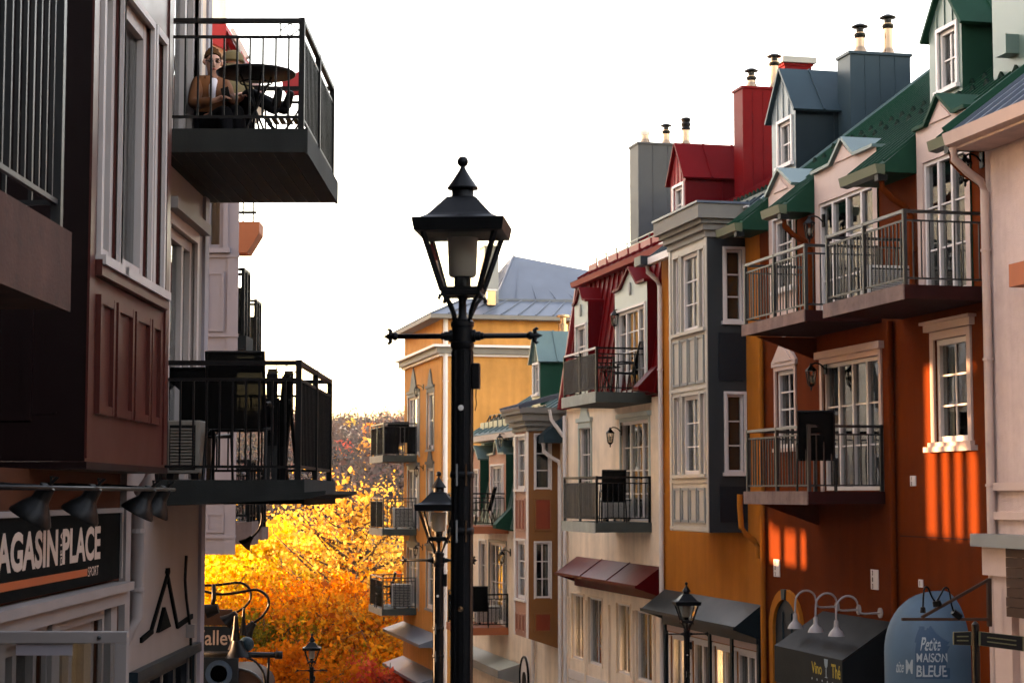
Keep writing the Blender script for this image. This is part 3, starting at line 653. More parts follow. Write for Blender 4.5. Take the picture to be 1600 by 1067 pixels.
# ---------------------------------------------------------------- cream house with the red mansard
uC0, uC1 = 38.65, 46.38
g = gz(42)
C = thing('cream_house', 'cream stucco house with a red metal mansard and two green balconies', 'house', RF, (uC0, 0, g-.4))
rDb = (39.52, 41.25, 3.62, 5.35); 
w2 = S0.rect(906, 924, 665, 745); w2 = (w2[0], w2[1], 1.15, w2[3]); d2 = S0.rect(971, 1015, 657, 800); d2 = (d2[0], d2[1], .95, d2[3])
shops = [S0.rect(894, 913, 928, 1030), S0.rect(920.5, 941.5, 934, 1039), S0.rect(964.5, 986, 943, 1053), S0.rect(995, 1020.5, 955, 1065)]
mb = MB(); wall_grid(mb, S0, uC0, uC1, g-.4, 3.5, [w2, d2]+shops)
mb.add([(uC1,0,g),(uC1,-8,g),(uC1,-8,6.5),(uC1,-.35,6.5),(uC1,0,3.5)], [(0,1,2,3,4)]); mb.build('wall', 'cream', C)
window(S0, C, w2, grid=(2,3), fw=.07, casing=.07, cm='sage')
window(S0, C, d2, leaves=(0,.27,.73,1), grid=[(1,4),(2,4),(1,4)], fw=.07, casing=.07, cm='sage', sill=False, name='balcony_door', curtain=.3)
def crest(F, parent, r, m, w=.5, h=.5):
    a = (r[0]+r[1])/2; z = r[3]+.09; W = (r[1]-r[0])/2+.14
    mb = MB(); mb.fbox(F, a-W, a+W, z, z+.09, 0, .07); mb.fbox(F, a-W*.8, a+W*.8, z-.14, z, 0, .04)
    pts = [(a-W*.62, z+.09)]+[(a-W*.45+.0, z+.22)]+[(a+W*.34*math.cos(math.pi-math.pi*i/8), z+.26+W*.4*math.sin(math.pi*i/8)) for i in range(1, 4)]+[(a, z+.28+W*.5)]+[(a+W*.34*math.cos(math.pi-math.pi*i/8), z+.26+W*.4*math.sin(math.pi*i/8)) for i in range(5, 8)]+[(a+W*.45, z+.22), (a+W*.62, z+.09)]
    mb.prism([F.p(x, y, .001) for x, y in pts], tuple(Vector(F.p(0,0,.05))-Vector(F.p(0,0,0)))); mb.build('window_crest', m, parent)
crest(S0, C, w2, 'sage')
k = MB(); k.fbox(S0, d2[0]-.15, d2[1]+.15, d2[3]+.07, d2[3]+.17, 0, .09); k.build('door_head', 'sage', C)
for r_ in shops: window(S0, C, r_, grid=(2,1), fw=.05, casing=.03, cm='cream', sill=False, name='shop_window', room=1.0)
for a_, b_ in ((shops[0][0]-.9, shops[0][1]+.1),):
    pass
for u_ in [ (shops[i][0]+shops[i+1][1])/2 for i in range(3)]+[shops[0][1]+.3, shops[3][0]-.12]:
    k = MB(); k.fbox(S0, u_-.05, u_+.05, g, -.95, .001, .05); k.build('pilaster', 'cream', C)
for i in range(5):
    z_ = shops[0][2]-.28-i*.22; k = MB(); k.fbox(S0, shops[3][0], shops[0][1]+.3, z_-.2, z_, .001, .03); k.build('clapboard', 'whitetrim', C)
for i, (px_, py_) in enumerate(((936,998),(940,1001),(983,1001),(978,998),(1005,1040),(1010,1050),(1014,1032),(1008,1060),(1016,1052),(1003,1025),(1012,1018),(1006,1012))):
    u_, z_ = RF.uz(px_, py_, -.45); r_ = .05 if i < 4 else .022; k = MB(); k.lathe([(.01,-r_),(r_,-r_*.4),(r_,r_*.4),(.01,r_)], 10, (u_,-.45,z_)); k.build('shop_bulb', 'bulb', C, smooth=True)
# mansard
mv0, mz0, mv1, mz1 = .14, 3.55, -.33, 6.64
def mans(z): return mv0+(mv1-mv0)*(z-mz0)/(mz1-mz0)
roof_plane(C, (uC0,mv0,mz0), (uC1,mv0,mz0), (uC1,mv1,mz1), (uC0,mv1,mz1), 19, 'red', seam=(.035,.04), name='mansard')
k = MB(); k.bar((uC1+.02,mv0+.03,mz0),(uC1+.02,mv1+.03,mz1), .10, .10); k.build('rake_flashing', 'redtrim', C)
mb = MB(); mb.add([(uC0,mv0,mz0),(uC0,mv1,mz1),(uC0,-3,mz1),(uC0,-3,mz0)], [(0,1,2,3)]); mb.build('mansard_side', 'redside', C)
k = MB(); k.prism([(uC0+.05,-.34,6.52),(uC0+.05,-.14,6.54),(uC0+.05,-.11,6.66),(uC0+.05,-.36,6.66)], (uC1-uC0,0,0)); k.build('gutter', 'redtrim', C)
k = MB(); k.prism([(uC0+.05,-.36,6.661),(uC0+.05,-.10,6.661),(uC0+.05,-.36,6.74)], (uC1-uC0,0,0)); k.build('gutter_flashing', 'red', C)
rk0 = RF.vz(933, 411, uC1); rk1 = RF.vz(1043, 345, uC1); tC = (rk1[1]-rk0[1])/(rk0[0]-rk1[0])
def rc(v): return 6.75+(-.3-v)*tC
roof_plane(C, (uC0,-.3,rc(-.3)), (uC1,-.3,rc(-.3)), (uC1,-4.2,rc(-4.2)), (uC0,-4.2,rc(-4.2)), 15, 'red')
roof_plane(C, (uC0,-8,rc(-.3)), (uC1,-8,rc(-.3)), (uC1,-4.2,rc(-4.2)), (uC0,-4.2,rc(-4.2)), 4, 'red')
for v_, hh in ((-.75, .28),):
    for i in range(9):
        uu = uC0+.6+i*.88; k = MB(); k.bar((uu,v_,rc(v_)),(uu,v_,rc(v_)+hh), .03); k.build('snow_rail_post', 'rail', C)
    for z_ in (.26, .16): k = MB(); k.box(uC0+.5, uC1-.1, v_-.01, v_+.01, rc(v_)+z_-.012, rc(v_)+z_+.012); k.build('snow_rail', 'rail', C)
    for i in range(8):
        uu = uC0+.68+i*.88; k = MB(); k.box(uu, uu+.74, v_+.2, v_+.23, rc(v_+.2), rc(v_+.2)+.17); k.build('snow_board', 'redtrim', C)
# dormers in the mansard
a0, a1 = RF.uz(923, 480, .1)[0], RF.uz(902, 480, .1)[0]; rDa = (a0+.18, a1-.15, 4.05, 5.42)
wall_dormer(S0, C, [(a1,5.93),(a1-.28,5.98),((a0+a1)/2,6.29),(a0+.28,5.98),(a0,5.93)], 3.6, -.8, 'sage', 'red', 'redside', [rDa], d=.17)
window(S0, C, rDa, grid=(2,3), fw=.07, casing=.04, d=.17)
b0, b1 = 39.10, 41.50; rDb = (39.25, 41.32, 3.64, 5.42)
wall_dormer(S0, C, [(b1,5.88),(b1-.5,5.90),(40.29,6.28),(b0+.6,5.88),(b0,5.88)], 3.6, -.8, 'sage', 'red', 'redside', [rDb], d=.17)
window(S0, C, rDb, leaves=(0,.27,.73,1), grid=[(1,4),(2,4),(1,4)], fw=.07, casing=.05, sill=False, name='balcony_door', d=.17)
for uu, z_ in (((a0+a1)/2, 5.78), (40.29, 5.85)):
    k = MB(); k.lathe([(.01,0),(.09,.0),(.10,.03),(.01,.04)], 16, (0,0,0)); k.v = [(uu+p[0]*.7,   .172+p[2], z_+p[1]*1.5) for p in k.v]; k.build('gable_roundel', 'greytrim', C, smooth=30)
k = MB(); k.prism([(uC0+.02,.05,3.55),(uC0+.02,.50,3.60),(uC0+.02,.50,3.68),(uC0+.02,.10,4.1)], (.4,0,0)); k.build('mansard_kick', 'redside', C)
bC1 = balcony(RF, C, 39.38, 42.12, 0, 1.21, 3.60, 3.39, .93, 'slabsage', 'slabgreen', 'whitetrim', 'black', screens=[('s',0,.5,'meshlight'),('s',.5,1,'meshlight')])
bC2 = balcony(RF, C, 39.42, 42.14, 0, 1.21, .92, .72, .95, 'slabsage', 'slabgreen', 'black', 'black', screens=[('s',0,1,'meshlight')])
# red dormer, two chimneys
vd = -.9; dF = Face(RF, 's', vd); d0, d1 = RF.uz(1071, 300, vd)[0], RF.uz(1048, 300, vd)[0]
roof_dormer(RF, C, d0, d1, vd, -3.4, 6.5, RF.uz(1071, 270, vd)[1], RF.uz(1059.5, 226, vd)[1], 'redtrim', 'redside', 'red', dF.rect(1053, 1068, 292, 346), over=.1, ribs=2)
cu = 39.0; cv1, cz = RF.vz(1160, 138, cu); cv0 = RF.vz(1225, 138, cu)[0]
chimney(C, cu, cu+.55, cv0, cv1, 6.5, cz, 'red', [(cu+.28, RF.vz(1174, 130, cu+.28)[0], .28, .085, 'cap'), (cu+.28, RF.vz(1210, 130, cu+.28)[0], .62, .09, 'cap')])
cv1b = RF.vz(1226, 100, cu+.9)[0]; cz2 = RF.vz(1226, 102, cu+.9)[1]
chimney(C, cu+.9, cu+1.6, cv1b-.62, cv1b, 6.5, cz2, 'red', [])
k = MB(); k.box(cu+.8, cu+1.7, cv1b-.7, cv1b+.08, cz2+.052, cz2+.18); k.build('chimney_lid', 'greytrim', C)
pipe(C, [(46.25,.08,3.4),(46.25,.08,g)], .05, 'whitetrim', brackets=[(46.25,.08,2),(46.25,.08,-1)])
pipe(C, [(46.30,.45,3.55),(46.30,.40,3.3),(46.30,.25,3.1),(46.30,.1,2.9)], .045, 'whitetrim')
metal_awning('shop_awning', 'dark red metal awning over the shop in the cream house', 38.75, 45.35, .55, RF.uz(1032, 885)[1], RF.uz(993, 915, .55)[1], 'awningred', 'redside', seams=2)

# ---------------------------------------------------------------- mid house: green mansard, brown bay
uM0, uM1 = 46.40, 58.2
g = gz(52)
Mh = thing('green_roof_house', 'cream house with green mansard roof, brown bay and orange balcony slabs', 'house', RF, (uM0, 0, g-.4))
md2 = S0.rect(765, 791, 848, 965); md2 = (md2[0], md2[1], -2.1, md2[3]); mds = (md2[1]+.5, md2[1]+1.4, -1.9, md2[3])
mb = MB(); wall_grid(mb, S0, uM0, uM1, g-.4, .55, [md2, mds]); mb.add([(uM1,0,g),(uM1,-8,g),(uM1,-8,3),(uM1,0,.5)], [(0,1,2,3)])
wall_grid(mb, S0, uM0, 50.3, .55, 2.9, []); mb.add([(50.3,0,.55),(50.3,-1,.55),(50.3,-1,2.9),(50.3,0,2.9)], [(0,1,2,3)])
mb.build('wall', 'cream', Mh)
window(S0, Mh, md2, leaves=(0,.27,.73,1), grid=[(1,4),(2,4),(1,4)], fw=.08, casing=.08, cm='greytrim', sill=False, name='balcony_door', curtain=.3)
window(S0, Mh, mds, grid=(2,3), fw=.08, casing=.06)
nu0, nu1, nv = 47.02, 48.55, .80; FN = Face(RF, 's', nv); FNe = Face(RF, 'e', nu0); nz0, nz1 = -2.0, 3.05
def nrect(yt, yb): return (nu0+.30, nu1-.22, RF.uz(815, yb, nv)[1], RF.uz(815, yt, nv)[1])
s1, s2 = nrect(682, 764), nrect(845, 935)
mb = MB(); wall_grid(mb, FN, nu0, nu1, nz0, nz1, [s1, s2], .1); mb.add([(nu1,0,nz0),(nu1,nv,nz0),(nu1,nv,nz1),(nu1,0,nz1)], [(0,1,2,3)]); mb.build('bay', 'baypink', Mh)
e1, e2 = FNe.rect(836, 860, 679, 764), FNe.rect(836, 860, 847, 934)
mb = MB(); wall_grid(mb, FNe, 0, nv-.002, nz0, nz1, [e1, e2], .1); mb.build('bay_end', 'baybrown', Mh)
k = MB(); k.hexa([(nu0,.05,nz0-.25),(nu0+.2,.05,nz0-.25),(nu0+.2,.06,nz0-.25),(nu0,.06,nz0-.25),(nu0,0,nz0),(nu1,0,nz0),(nu1,nv,nz0),(nu0,nv,nz0)]); k.build('bay_foot', 'baybrown', Mh)
window(FN, Mh, s1, grid=(1,3), fw=.08, casing=.06, depth=.1); window(FN, Mh, s2, grid=(1,3), fw=.08, casing=.06, depth=.1)
window(FNe, Mh, e1, grid=(1,3), fw=.045, casing=.03, depth=.1, sill=False); window(FNe, Mh, e2, grid=(2,3), fw=.045, casing=.03, depth=.1, sill=False, curtain=.4)
for yt, yb in ((778, 829), (957, 987)):
    r_ = FNe.rect(835, 862, yt, yb); inset_frame(FNe, Mh, r_, 'baybrown', .04, 0, .03, 'bayred')
    z1_, z0_ = RF.uz(815, yt, nv)[1], RF.uz(815, yb, nv)[1]
    for i in range(3): inset_frame(FN, Mh, (nu0+.3+i*.35, nu0+.62+i*.35, z0_, z1_), 'baypink', .05, 0, .03, 'bayred')
k = MB(); k.fbox(FN, nu0-.01, nu0+.2, nz0, nz1, 0, .02); k.fbox(FN, nu1-.12, nu1+.01, nz0, nz1, 0, .02); k.build('corner_board', 'whitetrim', Mh)
for o0, z0, z1 in ((.05,3.05,3.17),(.12,3.17,3.30),(.20,3.30,3.48),(.28,3.48,3.62)):
    k = MB(); k.box(nu0-o0, nu1+o0, -.1, nv+o0, z0, z1); k.build('cornice', 'cornice', Mh)
roof_plane(Mh, (nu0-.3,nv+.32,3.63), (nu1+.3,nv+.32,3.63), (nu1-.2,-.6,4.1), (nu0+.2,-.6,4.1), 4, 'roofblue', name='bay_roof')
# gutters of the neighbouring eaves beside the bay
for uu in (49.3, 46.5):
    k = MB(); k.prism([(uu,.0,2.75),(uu,.55,2.75),(uu,.55,2.95),(uu,.0,3.4)], (.55,0,0)); k.build('eave', 'bluegrey', Mh)
    pipe(Mh, [(uu+.25,.5,2.75),(uu+.25,.48,2.55),(uu+.25,.3,2.4),(uu+.25,.1,2.3),(uu+.25,.08,2.1),(uu+.25,.08,g)], .05, 'whitetrim')
# green mansard
roof_plane(Mh, (50.3,.12,.55), (uM1,.12,.55), (uM1,-.45,3.05), (50.3,-.45,3.05), 27, 'green', seam=(.05,.06), name='mansard', seamm='greenpale')
k = MB(); k.prism([(50.1,-.4,3.05),(50.1,.1,3.05),(50.1,.14,3.2),(50.1,-.4,3.2)], (8,0,0)); k.build('gutter', 'whitetrim', Mh)
def rm_(v): return 3.22+(.1-v)*.62
roof_plane(Mh, (uM0,.0,rm_(0)), (uM1,.0,rm_(0)), (uM1,-4,rm_(-4)), (uM0,-4,rm_(-4)), 16, 'teal')
for i in range(12):
    uu = 50.6+i*.62; k = MB(); k.bar((uu,-.5,rm_(-.5)),(uu,-.5,rm_(-.5)+.28), .035); k.bar((uu,-.5,rm_(-.5)+.28),(uu+.3,-.35,rm_(-.35)), .03); k.build('snow_rail_post', 'rail', Mh)
    k = MB(); k.box(uu-.25, uu+.25, -.28, -.24, rm_(-.26), rm_(-.26)+.2); k.build('snow_board', 'greenpale', Mh)
for z_ in (.15, .27): k = MB(); k.box(50.4, 57.6, -.51, -.49, rm_(-.5)+z_-.012, rm_(-.5)+z_+.012); k.build('snow_rail', 'rail', Mh)
q1 = (52.95, 54.55, .66, 2.3); q2 = (56.3, 57.2, .9, 2.2)
wall_dormer(S0, Mh, [(54.85,2.6),(54.0,2.62),(53.75,3.0),(53.4,2.62),(52.65,2.6)], .6, -.9, 'baypink', 'teal', 'green', [q1], d=.1)
window(S0, Mh, q1, leaves=(0,.27,.73,1), grid=[(1,4),(2,4),(1,4)], fw=.08, casing=.05, sill=False, name='balcony_door', d=.1)
wall_dormer(S0, Mh, [(57.4,2.5),(56.75,2.9),(56.1,2.5)], .6, -.9, 'baypink', 'teal', 'green', [q2], d=.1)
window(S0, Mh, q2, grid=(2,3), fw=.08, casing=.05, d=.1)
k = MB(); k.prism([(51.9,.05,.5),(51.9,.55,.58),(51.9,.55,.68),(51.9,.1,1.15)], (.4,0,0)); k.build('mansard_kick', 'green', Mh)
balcony(RF, Mh, 52.75, 55.45, 0, 1.21, .62, .42, .92, 'slaborange', 'slaborange', 'black', 'black')
balcony(RF, Mh, 52.75, 55.45, 0, 1.21, -2.14, -2.34, .92, 'slaborange', 'slaborange', 'black', 'black', screens=[('s',.55,1,'mesh')])
vd = -1.0; dF = Face(RF, 's', vd); d0, d1 = RF.uz(844, 580, vd)[0], RF.uz(831, 580, vd)[0]
roof_dormer(RF, Mh, d0, d1, vd, -3.2, 3.4, RF.uz(844, 558, vd)[1], RF.uz(838, 518, vd)[1], 'greenpale', 'green', 'teal', dF.rect(834, 842, 570, 616), over=.1)
cu = 46.7; cv1, cz = RF.vz(997, 225, cu); cv0 = RF.vz(1090, 225, cu)[0]
chimney(Mh, cu, cu+.75, cv0, cv1, 3.4, cz, 'chimneygrey', [(cu+.35, RF.vz(1008, 220, cu+.35)[0], .36, .10, 'pot'), (cu+.35, RF.vz(1041, 220, cu+.35)[0], .40, .085, 'cap'), (cu+.35, RF.vz(1072, 220, cu+.35)[0], .74, .09, 'stack')])
metal_awning('shop_canopy', 'flat sage green canopy over the shop in the green roofed house', 51.3, 58, .6, RF.uz(770, 1020)[1], RF.uz(790, 1052, .6)[1]+.0, 'sage', 'greytrim', drop=.2)
# oval shop sign on the wall
ac, zc = RF.uz(823, 1060); t = thing('oval_sign', 'white oval sign with dark rim low on the cream wall', 'sign', RF, (ac, 0, zc-.5))
mb = MB(); mb.lathe([(.01,0),(.52,0),(.52,.05),(.01,.05)], 28); mb.v = [(ac+p[0]*.95, .01+p[2], zc+p[1]*1.15) for p in mb.v]; mb.build('board', 'whitetrim', t)
mb = MB(); pts = [(ac+.5*.95*math.cos(2*math.pi*i/28), .065, zc+.5*1.15*math.sin(2*math.pi*i/28)) for i in range(29)]; mb.tube(pts, .035, 6); mb.build('rim', 'black', t)
mb = MB(); mb.lathe([(.01,0),(.26,0),(.26,.02),(.01,.02)], 24); mb.v = [(ac+p[0]*.8, .062+p[2], zc-.1+p[1]*1.1) for p in mb.v]; mb.build('emblem', 'black', t)

# ---------------------------------------------------------------- far yellow house
u20, u21 = 62.75, 70.1
Y2 = thing('yellow_corner_house', 'tall yellow house with blue metal hip roof at the street end', 'house', RF, (u20, 0, gz(66)-.4))
F2 = Face(RF, 's', 0); F2e = Face(RF, 'e', u20); g = gz(66)-.4
wins = []
for zt_ in (2.86, .28, -2.5):
    wins.append(('d', (u20+4.15, u20+6.4, zt_+.02, zt_+2.15))); wins.append(('w', (u20+1.35, u20+2.55, zt_+.15, zt_+2.15)))
mb = MB(); wall_grid(mb, F2, u20, u21, g, 7.3, [r_ for _, r_ in wins], .18)
wall_grid(mb, F2e, -9, 0, g, 7.3, [], .1); mb.add([(u21,0,g),(u21,-9,g),(u21,-9,7.3),(u21,0,7.3)], [(0,1,2,3)]); mb.build('wall', 'yellow_far', Y2)
for kd, r_ in wins:
    if kd == 'd': window(F2, Y2, r_, leaves=(0,.3,.7,1), grid=(1,3), fw=.12, casing=.12, cm='greytrim', sill=False, name='balcony_door')
    else: window(F2, Y2, r_, grid=(1,2), fw=.14, casing=.10, cm='greytrim', name='window')
    crest(F2, Y2, r_, 'crestgrey')
for o_, z0, z1, m_ in ((.10,6.05,6.13,'whitetrim'),(.20,6.13,6.34,'cornice'),(.32,6.34,6.42,'whitetrim')):
    k = MB(); k.box(u20-o_, u21+o_, -9, o_, z0, z1); k.build('string_course', m_, Y2)
eo = .45
k = MB(); k.box(u20-eo, u21+eo, -9, eo, 7.27, 7.40); k.build('eave', 'cornice', Y2)
zE = 7.41
roof_plane(Y2, (u20-eo,eo,zE), (u21+eo,eo,zE), (u21-.9,-.9,zE+.62), (u20+.9,-.9,zE+.62), 14, 'roofblue')
roof_plane(Y2, (u20-eo,-9,zE), (u20-eo,eo,zE), (u20+.9,-.9,zE+.62), (u20+.9,-9,zE+.62), 16, 'roofblue')
pz = zE+.64; ap = RF.vz(803, 400, u20+3.6)
A_ = (u20+3.6, ap[0], ap[1]); base_v = RF.vz(775, 474, u20+.9)[0]
roof_plane(Y2, (u20+.9,-12,pz), (u20+.9,base_v,pz), A_, (u20+3.6, RF.vz(905, 445, u20+3.6)[0], RF.vz(905, 445, u20+3.6)[1]), 14, 'roofblue', name='upper_roof')
roof_plane(Y2, (u20+.9,base_v,pz), (u20+6.5,base_v,pz), (u20+3.61,ap[0],ap[1]), (u20+3.6,ap[0],ap[1]), 8, 'roofblue', name='upper_roof')
roof_plane(Y2, (u20+.9,-.9,pz-.03), (u21-.9,-.9,pz-.03), (u21-.9,-9,pz+.12), (u20+.9,-9,pz+.12), 8, 'roofblue')
cv1, cz = RF.vz(764, 386, u20+.6); cv0 = RF.vz(779, 386, u20+.6)[0]
chimney(Y2, u20+.6, u20+1.4, cv0, cv1+.15, 7.5, cz, 'greytrim', [], ribs=0)
fv, fz = RF.vz(768, 472, u20+.2); k = MB(); k.box(u20+.2, u20+.45, fv-.14, fv+.14, fz-.1, fz+.38); k.build('roof_vent', 'steel', Y2); k = MB(); k.box(u20+.15, u20+.5, fv-.19, fv+.19, fz+.381, fz+.43); k.build('vent_cap', 'whitetrim', Y2)
fv, fz = RF.vz(880, 512, u20-2.2); k = MB(); k.lathe([(.16,-1.2),(.16,.1),(.1,.12),(.1,.32)], 14, (u20-2.2,fv,fz)); k.lathe([(.22,.34),(.22,.40),(.02,.45)], 14, (u20-2.2,fv,fz)); k.build('flue', 'steel', Mh, smooth=40)
pipe(Y2, [(u20-.07,-.12,7.3),(u20-.07,-.12,g)], .08, 'whitetrim', brackets=[(u20-.07,-.12,5.2),(u20-.07,-.12,2),(u20-.07,-.12,-1)])
for i, zt_ in enumerate((2.86, .28, -2.5)):
    balcony(RF, Y2, u20+4.6, u20+7.6, 0, 1.23, zt_, zt_-.22, 1.1 if i else 1.15, 'slabsage', 'slabgreen', 'rail', 'rail', gap=.14, baluster=.022,
            screens=[('s',0,1,'mesh')]+([('n',.55,1,'mesh'),('n',.0,.3,'mesh')] if i == 0 else []))
for z_ in (RF.uz(640, 985)[1], RF.uz(640, 1040)[1]):
    k = MB(); k.prism([(u20-.2,0,z_+.25),(u20-.2,.75,z_),(u20-.2,.75,z_-.1),(u20-.2,0,z_-.1)], (7.6,0,0)); k.build('shop_canopy', 'roofblue', Y2)

# ---------------------------------------------------------------- pink house at the right edge
P = thing('pink_house', 'pink stucco house at the right edge with pale green dormer', 'house', RF, (20.5, 0, gz(23)-.4))
SP = Face(RF, 's', .12); g = gz(23)-.4
rP = (22.3, 23.18, 4.35, 5.62)
mb = MB(); wall_grid(mb, SP, -16, 24.38, g, 6.25, [rP]); mb.add([(24.38,.12,g),(24.38,-3,g),(24.38,-3,6.2),(24.38,.12,6.2)], [(0,1,2,3)]); mb.build('wall', 'pink', P)
window(SP, P, rP, grid=(2,3), fw=.07, casing=.08, cm='pinktrim')
k = MB(); k.fbox(SP, 21.6, 23.25, 4.02, 4.3, 0, .3); k.build('window_box', 'slaborange', P)
roof_plane(P, (-16,.62,6.1), (24.36,.62,6.1), (24.36,-4.3,6.1+4.92*T), (-16,-4.3,6.1+4.92*T), 100, 'roofblue', th=.09)
k = MB(); k.prism([(19,.55,5.92),(19,.72,5.95),(19,.76,6.10),(19,.55,6.10)], (5.3,0,0)); k.build('gutter', 'pinktrim', P)
k = MB(); k.box(19, 24.3, .14, .6, 5.9, 5.94); k.build('soffit', 'pink', P)
k = MB(); k.bar((24.39,.66,6.14),(24.39,-4.3,6.14+4.96*T), .05, .16); k.build('rake_flashing', 'green', P)
pipe(P, [(24.28,.62,5.93),(24.28,.60,5.78),(24.28,.42,5.62),(24.28,.24,5.5),(24.28,.19,5.36),(24.28,.19,g)], .055, 'pinktrim', brackets=[(24.28,.19,4.6),(24.28,.19,3.2),(24.28,.19,1.6)])
for z_ in (RF.uz(1580, 760)[1], RF.uz(1580, 805)[1]):
    k = MB(); k.fbox(SP, 20, 24.25, z_-.05, z_+.05, 0, .07); k.build('string_course', 'pinktrim', P)
z_ = RF.uz(1570, 838, .4)[1]; k = MB(); k.fbox(SP, 20, 24.42, z_-.14, z_+.02, 0, .3); k.build('ledge', 'greytrim', P)
k = MB(); k.fbox(SP, 23.3, 24.38, z_-.5, z_-.14, 0, .16); k.build('frieze', 'pinktrim', P)
k = MB(); k.fbox(SP, 23.75, 24.2, g, z_-.5, 0, .1); k.build('pilaster', 'pinktrim', P)
vd = -.95; dF = Face(RF, 's', vd); d1 = RF.uz(1551, 60, vd)[0]
roof_dormer(RF, P, d1-1.9, d1, vd, -3.4, 7.0, RF.uz(1551, -120, vd)[1], RF.uz(1551, -120, vd)[1]+.8, 'greenpale', 'green', 'green', None, over=.12)
k = MB(); k.fbox(dF, d1-.75, d1-.45, RF.uz(1580, 90, vd)[1], RF.uz(1580, 60, vd)[1], 0, .2); k.build('vent_hood', 'greenpale', P)

# ================================================================ left-hand row
def fit_text(name, s, aL, aR, z0, z1, F, d, m, parent, off=.0, shear=0, spacing=1.0):
    """letters fitted to a field; reading direction runs towards smaller u on both sides of the street"""
    vs, fs = text_geo(s, 1.0, off, spacing, shear)
    x0, x1 = min(v[0] for v in vs), max(v[0] for v in vs); y0, y1 = min(v[1] for v in vs), max(v[1] for v in vs)
    mb = MB(); mb.add([F.p(aL+(aR-aL)*(x-x0)/(x1-x0), z0+(z1-z0)*(y-y0)/(y1-y0), d) for x, y in vs], fs)
    return mb.build(name, m, parent)
# ---------------------------------------------------------------- burgundy house with bay, shop below
g = gz(11)-.4
L1 = thing('burgundy_house', 'burgundy clad house with an overhanging bay at the left', 'house', LF, (-11.4, 0, g))
LB = Face(LF, 's', .78); LE = Face(LF, 'e', -11.40); LW = Face(LF, 's', 0)
q = [LB.px(x, 420)[0] for x in (153, 181, 185, 219, 236, 250)]
zw0, zw1 = 3.0, 4.86
wN, wC, wR = (q[1], q[0], zw0, zw1), (q[3]-.24, q[2]+.02, zw0, zw1), (q[5], q[4], zw0, zw1)
mb = MB(); wall_grid(mb, LB, -14.02, -11.40, 1.70, 11.5, [wN, wC, wR], .1)
mb.add([(-14.02,.0,1.7),(-14.02,.78,1.7),(-14.02,.78,11.5),(-14.02,0,11.5)], [(0,1,2,3)]); mb.add([(-14.02,0,1.7),(-11.4,0,1.7),(-11.4,.78,1.7),(-14.02,.78,1.7)], [(0,1,2,3)])
mb.build('bay', 'burgundy', L1)
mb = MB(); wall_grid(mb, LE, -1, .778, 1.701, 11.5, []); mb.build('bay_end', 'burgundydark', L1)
for r_, mm in ((wN,1),(wR,1)): window(LB, L1, r_, grid=(1,1), fw=.085, casing=.06, fm='framecream', depth=.1, curtain=1)
window(LB, L1, wC, grid=(1,1), fw=.10, casing=.05, fm='framecream', depth=.1)
k = MB(); k.fbox(LB, wR[0]-.1, wN[1]+.1, zw0-.13, zw0-.03, 0, .05); k.build('sill_board', 'burgundy', L1)
for x0, x1 in ((148,172),(176,202),(205,229),(231,246)):
    a1, a0 = LB.px(x0, 560)[0], LB.px(x1, 560)[0]; inset_frame(LB, L1, (a0, a1, 2.005, 2.755), 'burgundy', .055, 0, .035)
k = MB(); k.fbox(LB, -14.03, -11.39, 2.86, 2.875, 0, .004); k.build('cladding_joint', 'burgundydark', L1)
k = MB(); k.fbox(LB, -14.03, -13.9, 1.72, 9, 0, .015); k.fbox(LB, -11.52, -11.385, 1.72, 9, 0, .015); k.build('corner_board', 'burgundy', L1)
for z_ in (3.05, 2.0): k = MB(); k.fbox(LE, -.9, .6, z_-.008, z_+.008, 0, .006); k.build('cladding_joint', 'burgundydark', L1)
inset_frame(LE, L1, (-.25, .45, 1.95, 2.75), 'burgundydark', .06, 0, .02)
k = MB(); k.box(-14.05, -11.36, -.2, .8, 1.655, 1.699); k.build('bay_base', 'burgundydark', L1)
# wall towards the camera with the near balcony
rDr = (-10.6, -7.2, 2.8, 5.2)
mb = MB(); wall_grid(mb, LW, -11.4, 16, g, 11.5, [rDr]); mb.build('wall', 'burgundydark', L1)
window(LW, L1, rDr, leaves=(0,.5,1), grid=(1,1), fw=.09, fm='navy', sill=False, name='balcony_door')
balcony(LF, L1, -4.0, -8.73, 0, 1.3, 2.73, 2.37, 1.35, 'concretedark', 'concretedark', 'rail', 'rail', gap=.12, baluster=.018, second=False, low=.14, lip=.0)
pipe(L1, [(-8.6,.5,2.3),(-6,.5,2.3)], .05, 'rail', name='soffit_pipe')
# shop front below the bay
LS = Face(LF, 's', .45)
shw = [(-11.75,-10.75,-.9,.62),(-13.35,-12.0,-.9,.62)]
mb = MB(); wall_grid(mb, LS, -14.15, 16, g, 1.655, shw); mb.add([(-14.15,.45,g),(-14.15,-.5,g),(-14.15,-.5,1.65),(-14.15,.45,1.65)], [(0,1,2,3)]); mb.build('shop_wall', 'brown', L1)
for r_ in shw: window(LS, L1, r_, leaves=(0,.5,1), grid=(1,1), fw=.08, casing=.06, fm='greycream', name='shop_window', room=1.6, roomm='curtain')
k = MB(); k.fbox(LS, -13.82, -5, .80, .86, .001, .16); k.fbox(LS, -13.80, -5, .70, .80, .001, .11); k.build('shop_cornice', 'greycream', L1)
for u_ in (-13.6, -11.88, -10.6): k = MB(); k.fbox(LS, u_-.1, u_+.1, g, .70, .001, .06); k.build('pilaster', 'greycream', L1)
k = MB(); k.fbox(LS, -14.2, -14.02, g, 1.655, .001, .05); k.build('corner_board', 'greycream', L1)
for u_, z_ in ((-12.4,.30),(-12.7,.05),(-12.5,.15)):
    k = MB(); k.lathe([(.01,0),(.035,.02),(.04,.06),(.02,.1)], 10, (u_,-.3,z_)); k.build('shop_bulb', 'bulb', L1, smooth=True)
